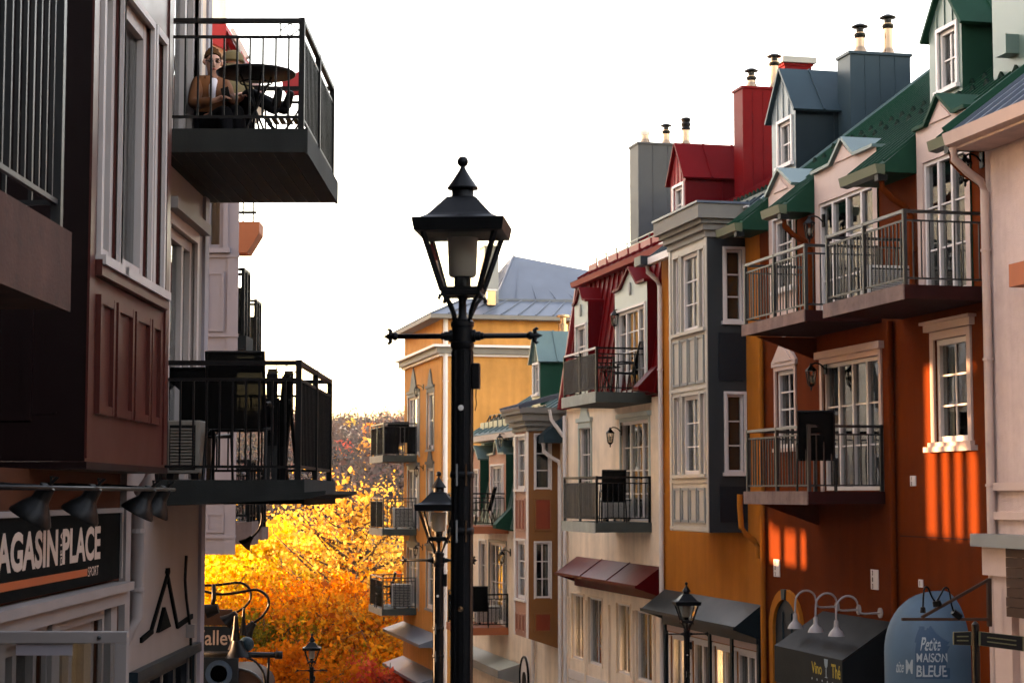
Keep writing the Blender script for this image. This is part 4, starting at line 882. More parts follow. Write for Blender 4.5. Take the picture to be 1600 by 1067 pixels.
# sign board
SG = thing('shop_sign', 'black shop sign board with cream capitals and an orange stripe', 'sign', LF, (-13.76, .45, .88))
mb = MB(); mb.fbox(LS, -13.76, -8.0, .885, 1.365, .003, .06); mb.build('board', 'signblack', SG)
k = MB(); k.fbox(LS, -13.80, -8.0, 1.366, 1.40, .003, .075); k.fbox(LS, -13.80, -13.761, .885, 1.365, .003, .075); k.build('edge_trim', 'greycream', SG)
for z_ in (1.0, 1.12, 1.24): k = MB(); k.fbox(LS, -13.755, -8, z_-.003, z_+.003, .058, .0615); k.build('board_groove', 'signblack', SG)
D_ = .063; u_ = lambda x, y: LS.px(x, y, D_)
fit_text('lettering', 'PLACE', u_(98,850)[0], u_(157,850)[0], u_(157,873)[1], u_(157,821)[1], LS, D_, 'lettering', SG, off=.035)
uN, uA = u_(90.5, 860)[0], u_(1, 870)[0]; wch = (uA-uN)
fit_text('lettering', 'MAGASIN', uA+wch*.27, uN, u_(157,873)[1], u_(157,821)[1], LS, D_, 'lettering', SG, off=.035)
vs_, fs_ = text_geo('DE LA', 1.0, .02); X0, X1 = min(v[0] for v in vs_), max(v[0] for v in vs_)
ua, ub = u_(94.5, 850)[0], u_(97.5, 850)[0]; za, zb_ = u_(157,873)[1], u_(157,825)[1]
mb = MB(); mb.add([LS.p(ub+(ua-ub)*y/.72, za+(zb_-za)*(x-X0)/(X1-X0), D_) for x, y in vs_], fs_); mb.build('small_lettering', 'lettering', SG)
fit_text('small_lettering', 'SPORT', u_(137.5,890)[0], u_(154,890)[0], u_(146,899)[1], u_(146,884)[1], LS, D_, 'lettering', SG, off=.005)
mb = MB(); mb.fbox(LS, u_(136,893)[0], -8, u_(136,898)[1]-.005, u_(136,888)[1], .058, .0655); mb.build('orange_stripe', 'signorange', SG)

# sign lights on one rod
RDZ = 1.535
t = thing('sign_light_rod', 'long black rod with wall brackets above the shop sign', 'light rod', LF, (-13.6, .45, RDZ))
k = MB(); k.tube([(-8.5,.86,RDZ),(-14.0,.86,RDZ)], .014, 8); k.build('rod', 'black', t, smooth=True)
for u0_ in (-10.3, -11.7, -12.4, -13.5):
    k = MB(); k.tube([(u0_,.46,RDZ+.03),(u0_,.86,RDZ)], .012, 8); k.lathe([(.05,0),(.05,.02)], 12, (u0_,.455,RDZ+.02)); k.build('bracket', 'black', t)
def dome_light(u_, v_, z_, lab, tilt=.5, r=.125):
    t = thing('dome_light', lab, 'lamp', LF, (u_, v_, z_), group='black dome lights over the shop sign')
    mb = MB(); mb.lathe([(.02,.10),(.045,.09),(.05,.02),(.055,.0),(r*.75,-.05),(r,-.10),(r,-.115),(r*.93,-.115),(r*.6,-.05),(.03,-.02)], 20)
    c, s_ = math.cos(tilt), math.sin(tilt)
    mb.v = [(u_+p[0], v_+p[1]*c+p[2]*s_, z_+p[2]*c-p[1]*s_) for p in mb.v]; mb.build('shade', 'black', t, smooth=40)
    k = MB(); k.tube([(u_,v_+.09*s_,z_+.09*c),(u_,v_+.10,z_+.13),(u_,.86,z_+.13),(u_,.86,RDZ)], .01, 6); k.build('arm', 'black', t)
for i, x in enumerate((62, 138, 226, 250)):
    uu = LF.uz(x, 780, .80)[0]
    dome_light(uu, .80, RDZ-.07, ('first','second','third','fourth')[i]+' black dome light from the left on the rod over the shop sign')
# downpipe between the two left houses
t = thing('downpipe', 'white painted downpipe with elbows between the two left houses', 'pipe', LF, (-14.5, .45, g))
k = MB(); k.tube([(-14.35,.62,1.75),(-14.37,.60,1.60),(-14.42,.52,1.50),(-14.45,.50,1.42),(-14.45,.50,.55),(-14.4,.44,.42),(-14.38,.40,.30),(-14.38,.40,g)], .052, 12); k.build('pipe', 'greycream', t, smooth=True)
for z_ in (1.2, .75, .1): k = MB(); k.lathe([(.062,0),(.062,.035)], 12, (-14.45 if z_ > .5 else -14.38,.50 if z_ > .5 else .40,z_)); k.build('pipe_bracket', 'greycream', t)

# ---------------------------------------------------------------- grey house with two balconies
g = gz(16)-.4
L2 = thing('grey_house', 'grey cream house with two dark balconies on the left', 'house', LF, (-18.05, .4, g))
L2F = Face(LF, 's', .4)
dr1, dr2 = (-17.42, -16.05, 1.64, 3.86), (-17.42, -16.05, 4.6, 6.8); lw = (-17.55, -14.9, -2.5, .02)
mb = MB(); wall_grid(mb, L2F, -18.05, -14.16, g, 11.5, [dr1, dr2, lw]); mb.add([(-18.05,.4,g),(-18.05,-6,g),(-18.05,-6,11.5),(-18.05,.4,11.5)], [(0,1,2,3)]); mb.build('wall', 'greycream', L2)
mb = MB(); wall_grid(mb, L2F, -18.06, -14.1, 4.62, 11.4, [dr2], .1, .006); mb.build('painted_sun_wall', 'cream', L2)  # paler sheet: sunlight on the upper wall put into its colour
for r_ in (dr1, dr2):
    window(L2F, L2, r_, leaves=(0,.3,1), grid=(1,1), fw=.09, casing=.10, fm='framecream', sill=False, name='balcony_door')
    k = MB(); k.fbox(L2F, r_[0]-.2, r_[1]+.2, r_[3]+.10, r_[3]+.2, 0, .12); k.build('door_head', 'greycream', L2)
window(L2F, L2, lw, leaves=(0,.25,.5,.75,1), grid=(1,2), fw=.08, casing=.08, fm='navy', cm='bluedark', name='shop_window', room=1.2, roomm='curtain')
k = MB(); k.fbox(L2F, -18.07, -17.85, g, 9.5, 0, .03); k.build('corner_board', 'lavender', L2)
k = MB(); k.fbox(L2F, -17.7, -14.7, .03, .11, 0, .07); k.build('lintel', 'bluedark', L2)
for zt_, hr, nm in ((1.62, 1.0, 0), (4.58, .96, 1)):
    b_ = balcony(LF, L2, -15.5, -18.25, .4, 1.66, zt_, zt_-.2, hr, 'slabdark', 'slabdark', 'black', 'black', gap=.11, low=.11, posts=2, mid_gap=.16)
    for uu in (-15.55,):                       # lozenge in the rail corner
        va, vb_, z0_, z1_ = 1.43, 1.585, zt_+hr-.155, zt_+hr-.045; vm, zm = (va+vb_)/2, (z0_+z1_)/2
        k = MB()
        for p_, q_ in (((va,zm),(vm,z1_)),((vm,z1_),(vb_,zm)),((vb_,zm),(vm,z0_)),((vm,z0_),(va,zm))): k.bar((uu,p_[0],p_[1]),(uu,q_[0],q_[1]), .008)
        k.bar((uu,va-.005,z0_),(uu,va-.005,z1_), .01); k.build('rail_lozenge', 'black', b_)
    for i in range(9):
        k = MB(); k.box(-18.2, -15.55, .5+i*.125, .505+i*.125, zt_-.206, zt_-.198); k.build('soffit_joint', 'black', b_)
k = MB(); k.prism([(-15.4,.4,1.40),(-15.4,1.70,1.46),(-15.4,1.86,1.50),(-15.4,1.86,1.53),(-15.4,.4,1.415)], (-3.1,0,0)); k.build('drip_canopy', 'slabdark', L2)
# chevron emblem on the wall
t = thing('chevron_sign', 'black chevron emblem with stepped line on the grey wall', 'sign', LF, (-16, .4, 0))
def P2(x, y): return L2F.px(x, y)
def strip(x0, y0, x1, y1, wpx, nm='stroke'):
    a, b = P2(x0, y0), P2(x1, y1); k = MB(); k.bar(L2F.p(*a,.012), L2F.p(*b,.012), wpx*.62, .022, up=(0,1,0)); k.build(nm, 'signblack', t)
strip(262, 890, 234, 985, .07); strip(258, 890, 275, 978, .07); strip(218, 1000, 236, 985, .07); strip(275, 978, 298, 962, .07)
k = MB(); k.prism([L2F.p(*P2(243, 988), .002), L2F.p(*P2(262, 978), .002), L2F.p(*P2(253, 948), .002)], (0,.03,0)); k.build('inner_triangle', 'signblack', t)
t = thing('conduit', 'thin black conduit running down the grey wall', 'pipe', LF, (-17, .4, 0))
k = MB(); pts = [P2(286, 868), P2(284, 905), P2(286, 935), P2(290, 965), P2(293, 995), P2(293, 1060)]; k.tube([L2F.p(*p, .03) for p in pts], .014, 6); k.build('pipe', 'black', t)
a_, z_ = P2(292, 985); k = MB(); k.fbox(L2F, a_-.06, a_+.06, z_-.06, z_+.06, .002, .08); k.build('junction_box', 'greycream', t)

# ---------------------------------------------------------------- lavender house beyond
g = gz(23)-.4
L3 = thing('lavender_house', 'lavender panelled house beyond the grey house with red gabled roof', 'house', LF, (-22, 0, g))
E3 = Face(LF, 'e', -22.0); v3 = E3.px(369, 600)[0]
w3 = E3.rect(322, 349, 338, 388); w3 = (w3[0], w3[1], w3[2], w3[2]+1.5)
z3 = E3.px(345, 866)[1]
mb = MB(); wall_grid(mb, E3, -1.6, v3, z3, 6.6, [w3], .1); mb.add([(-22,v3,z3),(-25.5,-.72,z3),(-25.5,-.72,6.6),(-22,v3,6.6)], [(0,1,2,3)]); mb.add([(-22,-1.6,z3),(-25.5,-1.6,z3),(-25.5,-.72,z3),(-22,v3,z3)], [(0,1,2,3)]); mb.build('bay', 'lavender', L3)
mb = MB(); mb.box(-25.4, -21.95, -7, -1.3, g, 12); mb.build('wall', 'greycream', L3)
window(E3, L3, w3, grid=(1,2), fw=.05, casing=.06, fm='lavender', depth=.1)
for yt, yb in ((424, 518), (800, 832)):
    r_ = E3.rect(321, 350, yt, yb); inset_frame(E3, L3, r_, 'lavender', .035, 0, .02)
for y_ in (400, 524, 552, 780, 838): z_ = E3.px(340, y_)[1]; k = MB(); k.fbox(E3, -1.2, v3+.02, z_-.02, z_+.02, 0, .025); k.build('bay_band', 'lavender', L3)
k = MB(); k.fbox(E3, v3-.12, v3+.012, z3, 6.6, 0, .015); k.build('corner_board', 'lavender', L3)
# sunlit gable with red roof, seen behind the balcony
G3 = Face(LF, 'e', -21.9)
def g3(x, y): return G3.px(x, y)
pw = [g3(296,132), g3(296,40), g3(330,52), g3(352,62), g3(366,82), g3(372,110), g3(360,132)]
k = MB(); k.prism([G3.p(*p, 0) for p in pw], (-2.4,0,0)); k.build('gable', 'cream', L3)
for a_, b_, w_, m_ in ((g3(300,30), g3(356,56), .20, 'redcloth'), (g3(300,6), g3(318,30), .2, 'redcloth'), (g3(357,58), g3(377,98), .10, 'red')):
    k = MB(); pa, pb = Vector(G3.p(*a_, .02)), Vector(G3.p(*b_, .02)); k.hexa([pa+Vector((.12,0,-w_)), pb+Vector((.12,0,-w_)), pb+Vector((-2.6,0,-w_)), pa+Vector((-2.6,0,-w_)), pa+Vector((.12,0,w_*.5)), pb+Vector((.12,0,w_*.5)), pb+Vector((-2.6,0,w_*.5)), pa+Vector((-2.6,0,w_*.5))]); k.build('gable_roof', m_, L3)
k = MB(); pa, pb = Vector(G3.p(*g3(366,52), .16)), Vector(G3.p(*g3(390,96), .16)); k.bar(pa, pb, .05, .12, (1,0,0)); k.build('bargeboard', 'whitetrim', L3)
k = MB(); pa, pb = Vector(G3.p(*g3(312,-20), .16)), Vector(G3.p(*g3(322,12), .16)); k.bar(pa, pb, .05, .05, (1,0,0)); k.build('bargeboard', 'whitetrim', L3)
pts = [g3(366+8*math.sin(i*.35), 62+i*4) for i in range(9)]; k = MB(); k.tube([G3.p(*p, .06) for p in pts], .03, 6); k.build('arch_trim', 'whitetrim', L3)
# ---------------------------------------------------------------- orange trimmed house further on
g = gz(30)-.4
L4 = thing('far_left_house', 'cream house with orange balcony slab down the left side', 'house', LF, (-30, 0, g))
mb = MB(); mb.box(-33.2, -29.6, -3.6, -2.2, g, 12.6); mb.build('wall', 'cream', L4)
mb = MB(); mb.box(-29.59, -25.45, -3.6, -2.2, g, 2.5); mb.build('slot_lower_storey', 'cream', L4)  # unseen storeys split and sized to let sun streaks through and block the rest
mb = MB(); mb.box(-29.59, -25.45, -3.6, -2.2, 5.0, 12.6); mb.build('slot_upper_storey', 'cream', L4)
mb = MB(); mb.box(-27.75, -25.45, -3.6, -2.2, 2.501, 4.999); mb.build('sun_block_fill', 'cream', L4)  # unseen box filling the gap to keep sun off the pink house
for y_ in (28.1, 28.45, 28.8, 29.25): mb = MB(); mb.box(-y_-.07, -y_+.07, -2.45, -2.25, 2.5, 5.0); mb.build('streak_column', 'cream', L4)  # added columns that cut the sunlight into streaks
z_ = 1.5+(HY-347)/2900*30
def orange_balcony():
    k = MB(); z1 = 1.5+(HY-344)/2900*29.5; z0 = 1.5+(HY-362)/2900*29.5; zb = 1.5+(HY-393)/2900*29.5
    vR = LF.vz(405, 350, -29.5)[0]; vB = LF.vz(386, 390, -29.5)[0]
    k.prism([(-29.5,-2.2,z1),(-29.5,vR,z1),(-29.5,vR,z0),(-29.5,vB,zb),(-29.5,-2.2,zb)], (-.5,0,0)); return k.build('balcony', 'slaborange', L4), z1, vR
ob, z1, vR = orange_balcony()
for i in range(8): k = MB(); vv = -1.9+i*(vR-.1+1.9)/7; k.box(-29.55,-29.53,vv-.01,vv+.01,z1,z1+.9); k.build('baluster', 'black', ob)
for z_ in (.15, .9): k = MB(); k.box(-29.56,-29.52,-1.9,vR-.05,z1+z_-.02,z1+z_+.02); k.build('lower_rail', 'black', ob)
for yy, xx, ya in ((-27.0, 390, 417), (-31.2, 408, 467)):
    zr = 1.5+(HY-ya)/2900*(-yy); vv = LF.vz(xx, ya, yy)[0]
    balcony(LF, L4, yy, yy-.7, -2.2, vv-.05, zr-1.0, zr-1.2, 1.0, 'slabdark', 'slabdark', 'black', 'black', screens=[('s',0,1,'mesh'),('n',.0,1,'mesh')], mid_gap=.3)
vv = LF.vz(408, 815, -29)[0]; balcony(LF, L4, -29, -29.8, -2.2, vv, .98, .80, .95, 'concrete', 'concrete', 'black', 'black')
vv = LF.vz(392, 830, -27)[0]; balcony(LF, L4, -27, -27.7, -2.2, vv, 1.10, .78, .9, 'concrete', 'concrete', 'black', 'black')

# ---------------------------------------------------------------- projecting sign and goosenecks by the lavender house
BD = 19.5; ES = Face(LF, 'e', -BD)
def ev(x, y): return ES.px(x, y)
t = thing('hanging_sign', 'dark blue projecting sign with cream letters beyond the grey wall', 'sign', LF, (-BD, .2, -1.6))
r_ = ES.rect(300, 372, 978, 1075); mb = MB(); mb.fbox(ES, *r_, -.05, 0); mb.build('board', 'signnavy', t)
r2 = ES.rect(296, 362, 952, 977); mb = MB(); mb.fbox(ES, *r2, -.06, 0); mb.build('top_board', 'wood', t)
aL, z0 = ev(303, 1010); aR = ev(368, 1010)[0]; z1 = ev(318, 984)[1]
fit_text('lettering', 'Valley', aL, aR, z0-.03, z1, ES, .004, 'lettering', t, off=.01)
k = MB(); k.lathe([(.01,0),(.14,0),(.14,.01),(.09,.01),(.09,0)], 24); c_ = ev(342, 1052); k.v = [(-BD+.003+p[2], c_[0]+p[0], c_[1]+p[1]) for p in k.v]; k.build('emblem_ring', 'printblue', t)
def tubepx(parent, pts, r, nm, m='black', D=None):
    FD = Face(LF, 'e', -(D or 19.2)); k = MB(); k.tube([FD.p(*FD.px(x, y)) for x, y in pts], r, 8); return k.build(nm, m, parent, smooth=True)
def conepx(parent, x0, y0, x1, y1, r0, r1, nm='shade', m='black', D=19.2):
    FD = Face(LF, 'e', -D); a, b = Vector(FD.p(*FD.px(x0, y0))), Vector(FD.p(*FD.px(x1, y1))); k = MB(); k.tube([a, a.lerp(b, .5), b], [r0, r0*1.1+(r1-r0)*.25, r1], 14); return k.build(nm, m, parent, smooth=50)
def arc(pts, n=5):
    out = []; P_ = [pts[0]]+pts+[pts[-1]]
    for i in range(1, len(P_)-2):
        p0, p1, p2, p3 = [Vector(q) for q in P_[i-1:i+3]]
        for j in range(n):
            s = j/n; out.append(tuple(.5*((2*p1)+(p2-p0)*s+(2*p0-5*p1+4*p2-p3)*s*s+(3*p1-p0-3*p2+p3)*s**3)))
    return out+[pts[-1]]
t = thing('gooseneck_light', 'inner black gooseneck light curling over the blue projecting sign', 'lamp', LF, (-19.2, .4, -.5), group='gooseneck lights over the blue sign')
tubepx(t, arc([(300,908),(318,914),(345,913),(375,910),(390,920),(391,936),(382,948),(370,956)]), .013, 'arm'); conepx(t, 369, 957, 352, 972, .03, .085)
t = thing('gooseneck_light', 'outer black gooseneck light with wider loop over the blue sign', 'lamp', LF, (-19.1, .4, -.5), group='gooseneck lights over the blue sign')
tubepx(t, arc([(300,916),(322,924),(345,928),(375,925),(400,921),(416,930),(420,945),(410,962),(396,973)]), .014, 'arm', D=19.1); conepx(t, 397, 972, 383, 990, .03, .09, D=19.1)
t = thing('spot_light', 'small black spotlight with round back beside the grey wall', 'lamp', LF, (-19, .4, -.3))
tubepx(t, [(334,912),(334,935),(332,946)], .022, 'stem', D=19); conepx(t, 341, 950, 322, 955, .05, .075, D=19)
t = thing('bracket_arm', 'black horizontal bracket arm with drop rods reaching from the left wall', 'bracket', LF, (-19, .4, -1))
tubepx(t, [(290,1021),(438,1023)], .028, 'arm', D=18.6); tubepx(t, [(420,1024),(418,1075)], .014, 'drop_rod', D=18.6); tubepx(t, arc([(384,1026),(400,1034),(412,1052),(414,1075)]), .012, 'brace', D=18.6); tubepx(t, [(430,1023),(441,1023)], .038, 'end_cap', D=18.6)
t = thing('bell_lamp', 'black bell lamp under two upright cones on the bracket arm', 'lamp', LF, (-18.6, .6, -.8))
conepx(t, 371, 1000, 372, 1026, .05, .13, 'bell', D=18.6); conepx(t, 381, 950, 380, 992, .012, .04, 'upright_cone', D=18.6); conepx(t, 369, 962, 368, 1000, .02, .045, 'upright_cone', D=18.6)
t = thing('globe_lamp', 'grey globe beside the bell lamp on the bracket arm', 'lamp', LF, (-18.7, .7, -.6)); FD = Face(LF, 'e', -18.7); c_ = FD.p(*FD.px(385, 1006))
k = MB(); k.lathe([(.075*math.sin(math.pi*i/10)+.001, -.075*math.cos(math.pi*i/10)) for i in range(11)], 16, c_); k.build('globe', 'bluegrey', t, smooth=True)
k = MB(); k.tube([(c_[0],c_[1],c_[2]-.07),(c_[0],c_[1],c_[2]-.13)], .02, 8); k.build('stem', 'black', t)
t = thing('barrel_canopy', 'low rounded brown awning under the bracket arm', 'awning', LF, (-19.4, .6, -1.8)); FD = Face(LF, 'e', -19.6)
c_ = FD.px(365, 1078); k = MB(); k.prism([FD.p(c_[0]+.32*math.cos(math.pi*i/12), c_[1]+.22*math.sin(math.pi*i/12)) for i in range(13)], (-.9,0,0)); k.build('canopy', 'wood', t, smooth=40)
k = MB(); k.tube([FD.p(c_[0]+.325*math.cos(math.pi*i/12), c_[1]+.225*math.sin(math.pi*i/12), .005) for i in range(13)], .015, 6); k.build('rim', 'rail', t, smooth=True)
t = thing('cone_light', 'black cone light hanging below the lower left balcony', 'lamp', LF, (-18.4, 1.0, .8))
tubepx(t, arc([(409,795),(409,812),(404,828),(393,840)]), .011, 'arm', D=18.0); conepx(t, 394, 838, 381, 852, .02, .075, D=18.0)

# white framed glass screen in the foreground
SX = 9.3
t = thing('glass_screen', 'white framed glass screen standing in the left foreground', 'screen', WF, (-2.4, SX, gz(SX)))
EW = Face(WF, 's', SX)
def sx(x, y): r = ray(x, y); k_ = SX/r[1]; return r[0]*k_, EYE+r[2]*k_
x0, z1 = -3.0, sx(100, 986)[1]; x1 = sx(200, 1000)[0]; zt1 = sx(100, 1004)[1]
mb = MB(); mb.box(x0, x1, SX-.03, SX+.03, zt1, z1); mb.build('top_rail', 'greycream', t, bevel=.003)
mb = MB(); mb.box(sx(181,1000)[0], x1, SX-.031, SX+.031, gz(SX), zt1-.0005); mb.build('stile', 'greycream', t, bevel=.003)
mb = MB(); mb.box(x0, x0+.07, SX-.031, SX+.031, gz(SX), zt1-.0005); mb.build('stile', 'greycream', t)
mb = MB(); mb.box(x0+.07, sx(181,1000)[0], SX-.03, SX+.03, gz(SX)+.02, gz(SX)+.14); mb.build('bottom_rail', 'greycream', t)
mb = MB(); mb.box(x0+.07, sx(181,1000)[0], SX-.004, SX+.004, gz(SX)+.14, zt1); mb.build('pane', 'glass', t)
a_, b_ = sx(26, 1005), sx(114, 1023); mb = MB(); mb.box(a_[0], b_[0], SX-.012, SX-.006, b_[1], a_[1]); mb.build('grey_tag', 'lavender', t)
c_ = sx(157, 995); mb = MB(); mb.lathe([(.001,.012),(.008,.010),(.011,.0)], 12); mb.v = [(c_[0]+p[0], SX-.031-p[2], c_[1]+p[1]) for p in mb.v]; mb.build('bolt', 'rail', t, smooth=True)

# unseen set-back house, its height and outline shaped to block the sun
g = gz(42)-.4
L5 = thing('sun_block_house', 'tall unseen cream house beyond the left row, shaped to block the sun', 'house', None, (-9, 44, g))
fp = [(-8.3,36.2),(-8.6,50),(-10.3,60),(-17,60),(-17,38)]
mb = MB(); mb.prism([(x+9, y-44, 0) for x, y in fp], (0,0,12.2-g)); mb.build('wall', 'cream', L5)
mb = MB(); mb.prism([(x+9+(-.4 if x < -12 else .3), y-44+(.3 if y > 40 else -.3), 12.2-g) for x, y in fp], (0,0,.35)); mb.build('roof_edge', 'green', L5)
for i in range(5):
    for j in range(3):
        k = MB(); y_ = 40+i*2.5-44; z_ = 1+j*2.7-g; k.box(.40, .76, y_, y_+1, z_, z_+1.6); f_ = k.build('window', 'whitetrim', L5); k = MB(); k.box(.761, .77, y_+.1, y_+.9, z_+.1, z_+1.5); k.build('pane', 'navy', f_)

# unseen wing, low wall and columns added here to block and stripe the sun
k = MB(); k.box(-36.4, -33.21, -9, -2.3, 3.2, 12.4); k.build('sun_block_wing', 'cream', L4)
k = MB(); k.box(-36.4, -33.21, -9, -4.1, gz(35), 2.0); k.build('sun_block_wall', 'cream', L4)
for y_ in (34.1, 34.75, 35.4): k = MB(); k.box(-y_-.08, -y_+.08, -4.4, -4.2, 2.0, 3.2); k.build('sun_stripe_column', 'cream', L4)
L6 = thing('end_sun_blocker', 'tall unseen ochre house added to shade the yellow corner house', 'house', None, (-14, 70, gz(70)-.4)); g = gz(70)-.4  # unseen house added to keep direct sun off the yellow corner house
fp = [(-11.8,61),(-14.8,81),(-24,81),(-24,61)]
mb = MB(); mb.prism([(x+14, y-70, 0) for x, y in fp], (0,0,9.8-g)); mb.build('wall', 'yellow_far', L6)
mb = MB(); mb.prism([(x+14+(.4 if x > -20 else -.4), y-70+(.4 if y > 70 else -.4), 9.8-g) for x, y in fp], (0,0,.4)); mb.build('roof_edge', 'roofblue', L6)
for i in range(5):
    for j in range(4):
        f0, f1 = (i+.25)/5, (i+.55)/5; z_ = -6+j*2.8-g; p_ = [Vector((2.2-3*f+.02, -9+20*f, z_)) for f in (f0, f1)]
        k = MB(); k.prism([p_[0], p_[1], p_[1]+Vector((0,0,1.6)), p_[0]+Vector((0,0,1.6))], (.08,.012,0)); f_ = k.build('window', 'whitetrim', L6)
        c_ = [p_[0].lerp(p_[1],.12)+Vector((.085,0,.12)), p_[0].lerp(p_[1],.88)+Vector((.085,0,.12))]; k = MB(); k.prism([c_[0], c_[1], c_[1]+Vector((0,0,1.36)), c_[0]+Vector((0,0,1.36))], (.006,0,0)); k.build('pane', 'navy', f_)

# unseen house added uphill behind the camera to darken the near street
t = thing('uphill_sky_blocker', 'unseen cream house added uphill behind the viewpoint to block sky light', 'house', None, (4, -16, gz(-16)))
mb = MB(); mb.box(-11, 13, -8, 0, -.5, 9); mb.build('wall', 'cream', t)
mb = MB(); mb.prism([(-11.5,.6,9),(-11.5,-8.6,9),(-11.5,-4,12.5)], (25,0,0)); mb.build('roof', 'green', t)
for i in range(6):
    for j in range(2):
        k = MB(); k.box(-9.5+i*3.8, -8.2+i*3.8, .0, .06, 1.2+j*3.2, 3.2+j*3.2); f_ = k.build('window', 'whitetrim', t); k = MB(); k.box(-9.4+i*3.8, -8.3+i*3.8, .061, .07, 1.3+j*3.2, 3.1+j*3.2); k.build('pane', 'navy', f_)

# ================================================================ street lamps
def mat_trans(name, col, tr, mixv=.5, rough=.6):
    m = bpy.data.materials.new(name); m.use_nodes = True; n = m.node_tree.nodes; l = m.node_tree.links; n.clear()
    o = n.new('ShaderNodeOutputMaterial'); d = n.new('ShaderNodeBsdfDiffuse'); t = n.new('ShaderNodeBsdfTranslucent'); mx = n.new('ShaderNodeMixShader')
    d.inputs[0].default_value = (*col, 1); t.inputs[0].default_value = (*tr, 1); mx.inputs[0].default_value = mixv
    l.new(d.outputs[0], mx.inputs[1]); l.new(t.outputs[0], mx.inputs[2]); l.new(mx.outputs[0], o.inputs[0]); MATS[name] = m
mat_trans('frosted', (.42, .38, .34), (.52, .47, .42), .4)
HB = 3.44
def lz(y): return HB+(525-y)*.003
def make_lamp():
    t = thing('street_lamp', 'x', 'street lamp', None, (0,0,0), 0, 'black lantern street lamps')
    q = math.pi/4; s2 = math.sqrt(2)
    def part(nm, m, fn, smooth=False, bevel=0):
        mb = MB(); fn(mb); return mb.build(nm, m, t, smooth=smooth, bevel=bevel)
    # post with fluted shaft and base
    part('post', 'lampblack', lambda b: b.lathe([(.14,0),(.14,.06),(.11,.10),(.10,.55),(.075,.62),(.062,.68),(.05,.75),(.048,lz(545)),(.05,lz(545))], 20), smooth=35)
    for i in range(8):
        a = i*math.pi/4+.2; part('flute', 'lampblack', lambda b: b.box(.046*math.cos(a)-.006, .046*math.cos(a)+.006, .046*math.sin(a)-.006, .046*math.sin(a)+.006, .76, lz(548)))
    part('collar', 'lampblack', lambda b: b.lathe([(.05,lz(546)),(.056,lz(542)),(.056,lz(536)),(.050,lz(534)),(.050,lz(512)),(.055,lz(510)),(.055,lz(503)),(.045,lz(500)),(.02,lz(499))], 20), smooth=35)
    cb = part('crossbar', 'lampblack', lambda b: b.tube([(-.36,0,HB),(.36,0,HB)], .0125, 12), smooth=True)
    for s_ in (-1, 1):
        def hub(b):
            for r_, x0, x1 in ((.03,.045,.062),(.022,.062,.085),(.017,.085,.10)): b.tube([(s_*x0,0,HB),(s_*x1,0,HB)], r_, 14)
        mb = MB(); hub(mb); mb.build('crossbar_hub', 'lampblack', cb, smooth=35)
        def fleur(b):
            b.tube([(s_*.305,0,HB),(s_*.315,0,HB),(s_*.325,0,HB),(s_*.335,0,HB)], [.012,.020,.020,.012], 12)
            b.tube([(s_*.335,0,HB),(s_*.35,0,HB),(s_*.362,0,HB),(s_*.378,0,HB)], [.006,.011,.009,.001], 10)
            for k_ in (-1, 1): b.tube([(s_*.335,0,HB),(s_*.343,0,HB+k_*.014),(s_*.341,0,HB+k_*.026),(s_*.350,0,HB+k_*.034),(s_*.360,0,HB+k_*.031)], [.010,.011,.010,.008,.002], 8)
        mb = MB(); fleur(mb); mb.build('fleur_de_lis', 'lampblack', cb, smooth=40)
    # cradle and stem
    part('stem', 'lampblack', lambda b: b.lathe([(.03,lz(500)),(.02,lz(494)),(.018,lz(470)),(.03,lz(462))], 14), smooth=35)
    for i in range(4):
        a = i*math.pi/2+q; c, s_ = math.cos(a), math.sin(a)
        part('cradle_arm', 'lampblack', lambda b: b.tube([(.046*c,.046*s_,lz(505)),(.062*c,.062*s_,lz(487)),(.088*c,.088*s_,lz(472)),(.116*c,.116*s_,lz(462)),(.135*c,.135*s_,lz(464)),(.140*c,.140*s_,lz(470))], .009, 8), smooth=True)
    part('floor_plate', 'lampblack', lambda b: b.lathe([(.088*s2,lz(463)),(.092*s2,lz(461)),(.092*s2,lz(455)),(.088*s2,lz(453))], 4, rot=q))
    hb_, ht_ = .086, .168
    for i in range(4):
        a = i*math.pi/2+q; c, s_ = math.cos(a)*s2, math.sin(a)*s2
        part('corner_bar', 'lampblack', lambda b: b.bar((hb_*c,hb_*s_,lz(456)), (ht_*c,ht_*s_,lz(366)), .019, .019, (c,s_,0)))
        a2 = i*math.pi/2; cc, ss = math.cos(a2), math.sin(a2); ex, ey = -ss, cc
        def pane(b):
            for o_ in (0,): 
                p = [(hb_*.97*cc+hb_*.9*e_*ex, hb_*.97*ss+hb_*.9*e_*ey, lz(455)) for e_ in (-1,1)]+[(ht_*.97*cc+ht_*.92*e_*ex, ht_*.97*ss+ht_*.92*e_*ey, lz(367)) for e_ in (1,-1)]
                b.prism(p, (-.004*cc,-.004*ss,0))
        part('glass_pane', 'lampglass', pane)
        part('bottom_bar', 'lampblack', lambda b: b.bar((hb_*cc-hb_*ex,hb_*ss-hb_*ey,lz(453)), (hb_*cc+hb_*ex,hb_*ss+hb_*ey,lz(453)), .018, .018))
    part('burner', 'lampblack', lambda b: b.lathe([(.05,lz(454)),(.05,lz(450)),(.04,lz(448)),(.04,lz(430)),(.045,lz(429)),(.03,lz(428))], 18), smooth=35)
    part('inner_chimney', 'frosted', lambda b: b.lathe([(.058,lz(432)),(.066,lz(428)),(.072,lz(373)),(.076,lz(371)),(.072,lz(371)),(.066,lz(400)),(.058,lz(428))], 24), smooth=35)
    part('roof_rim', 'lampblack', lambda b: b.lathe([(.165*s2,lz(368)),(.205*s2,lz(366)),(.215*s2,lz(347)),(.211*s2,lz(346)),(.16*s2,lz(360))], 4, rot=q))
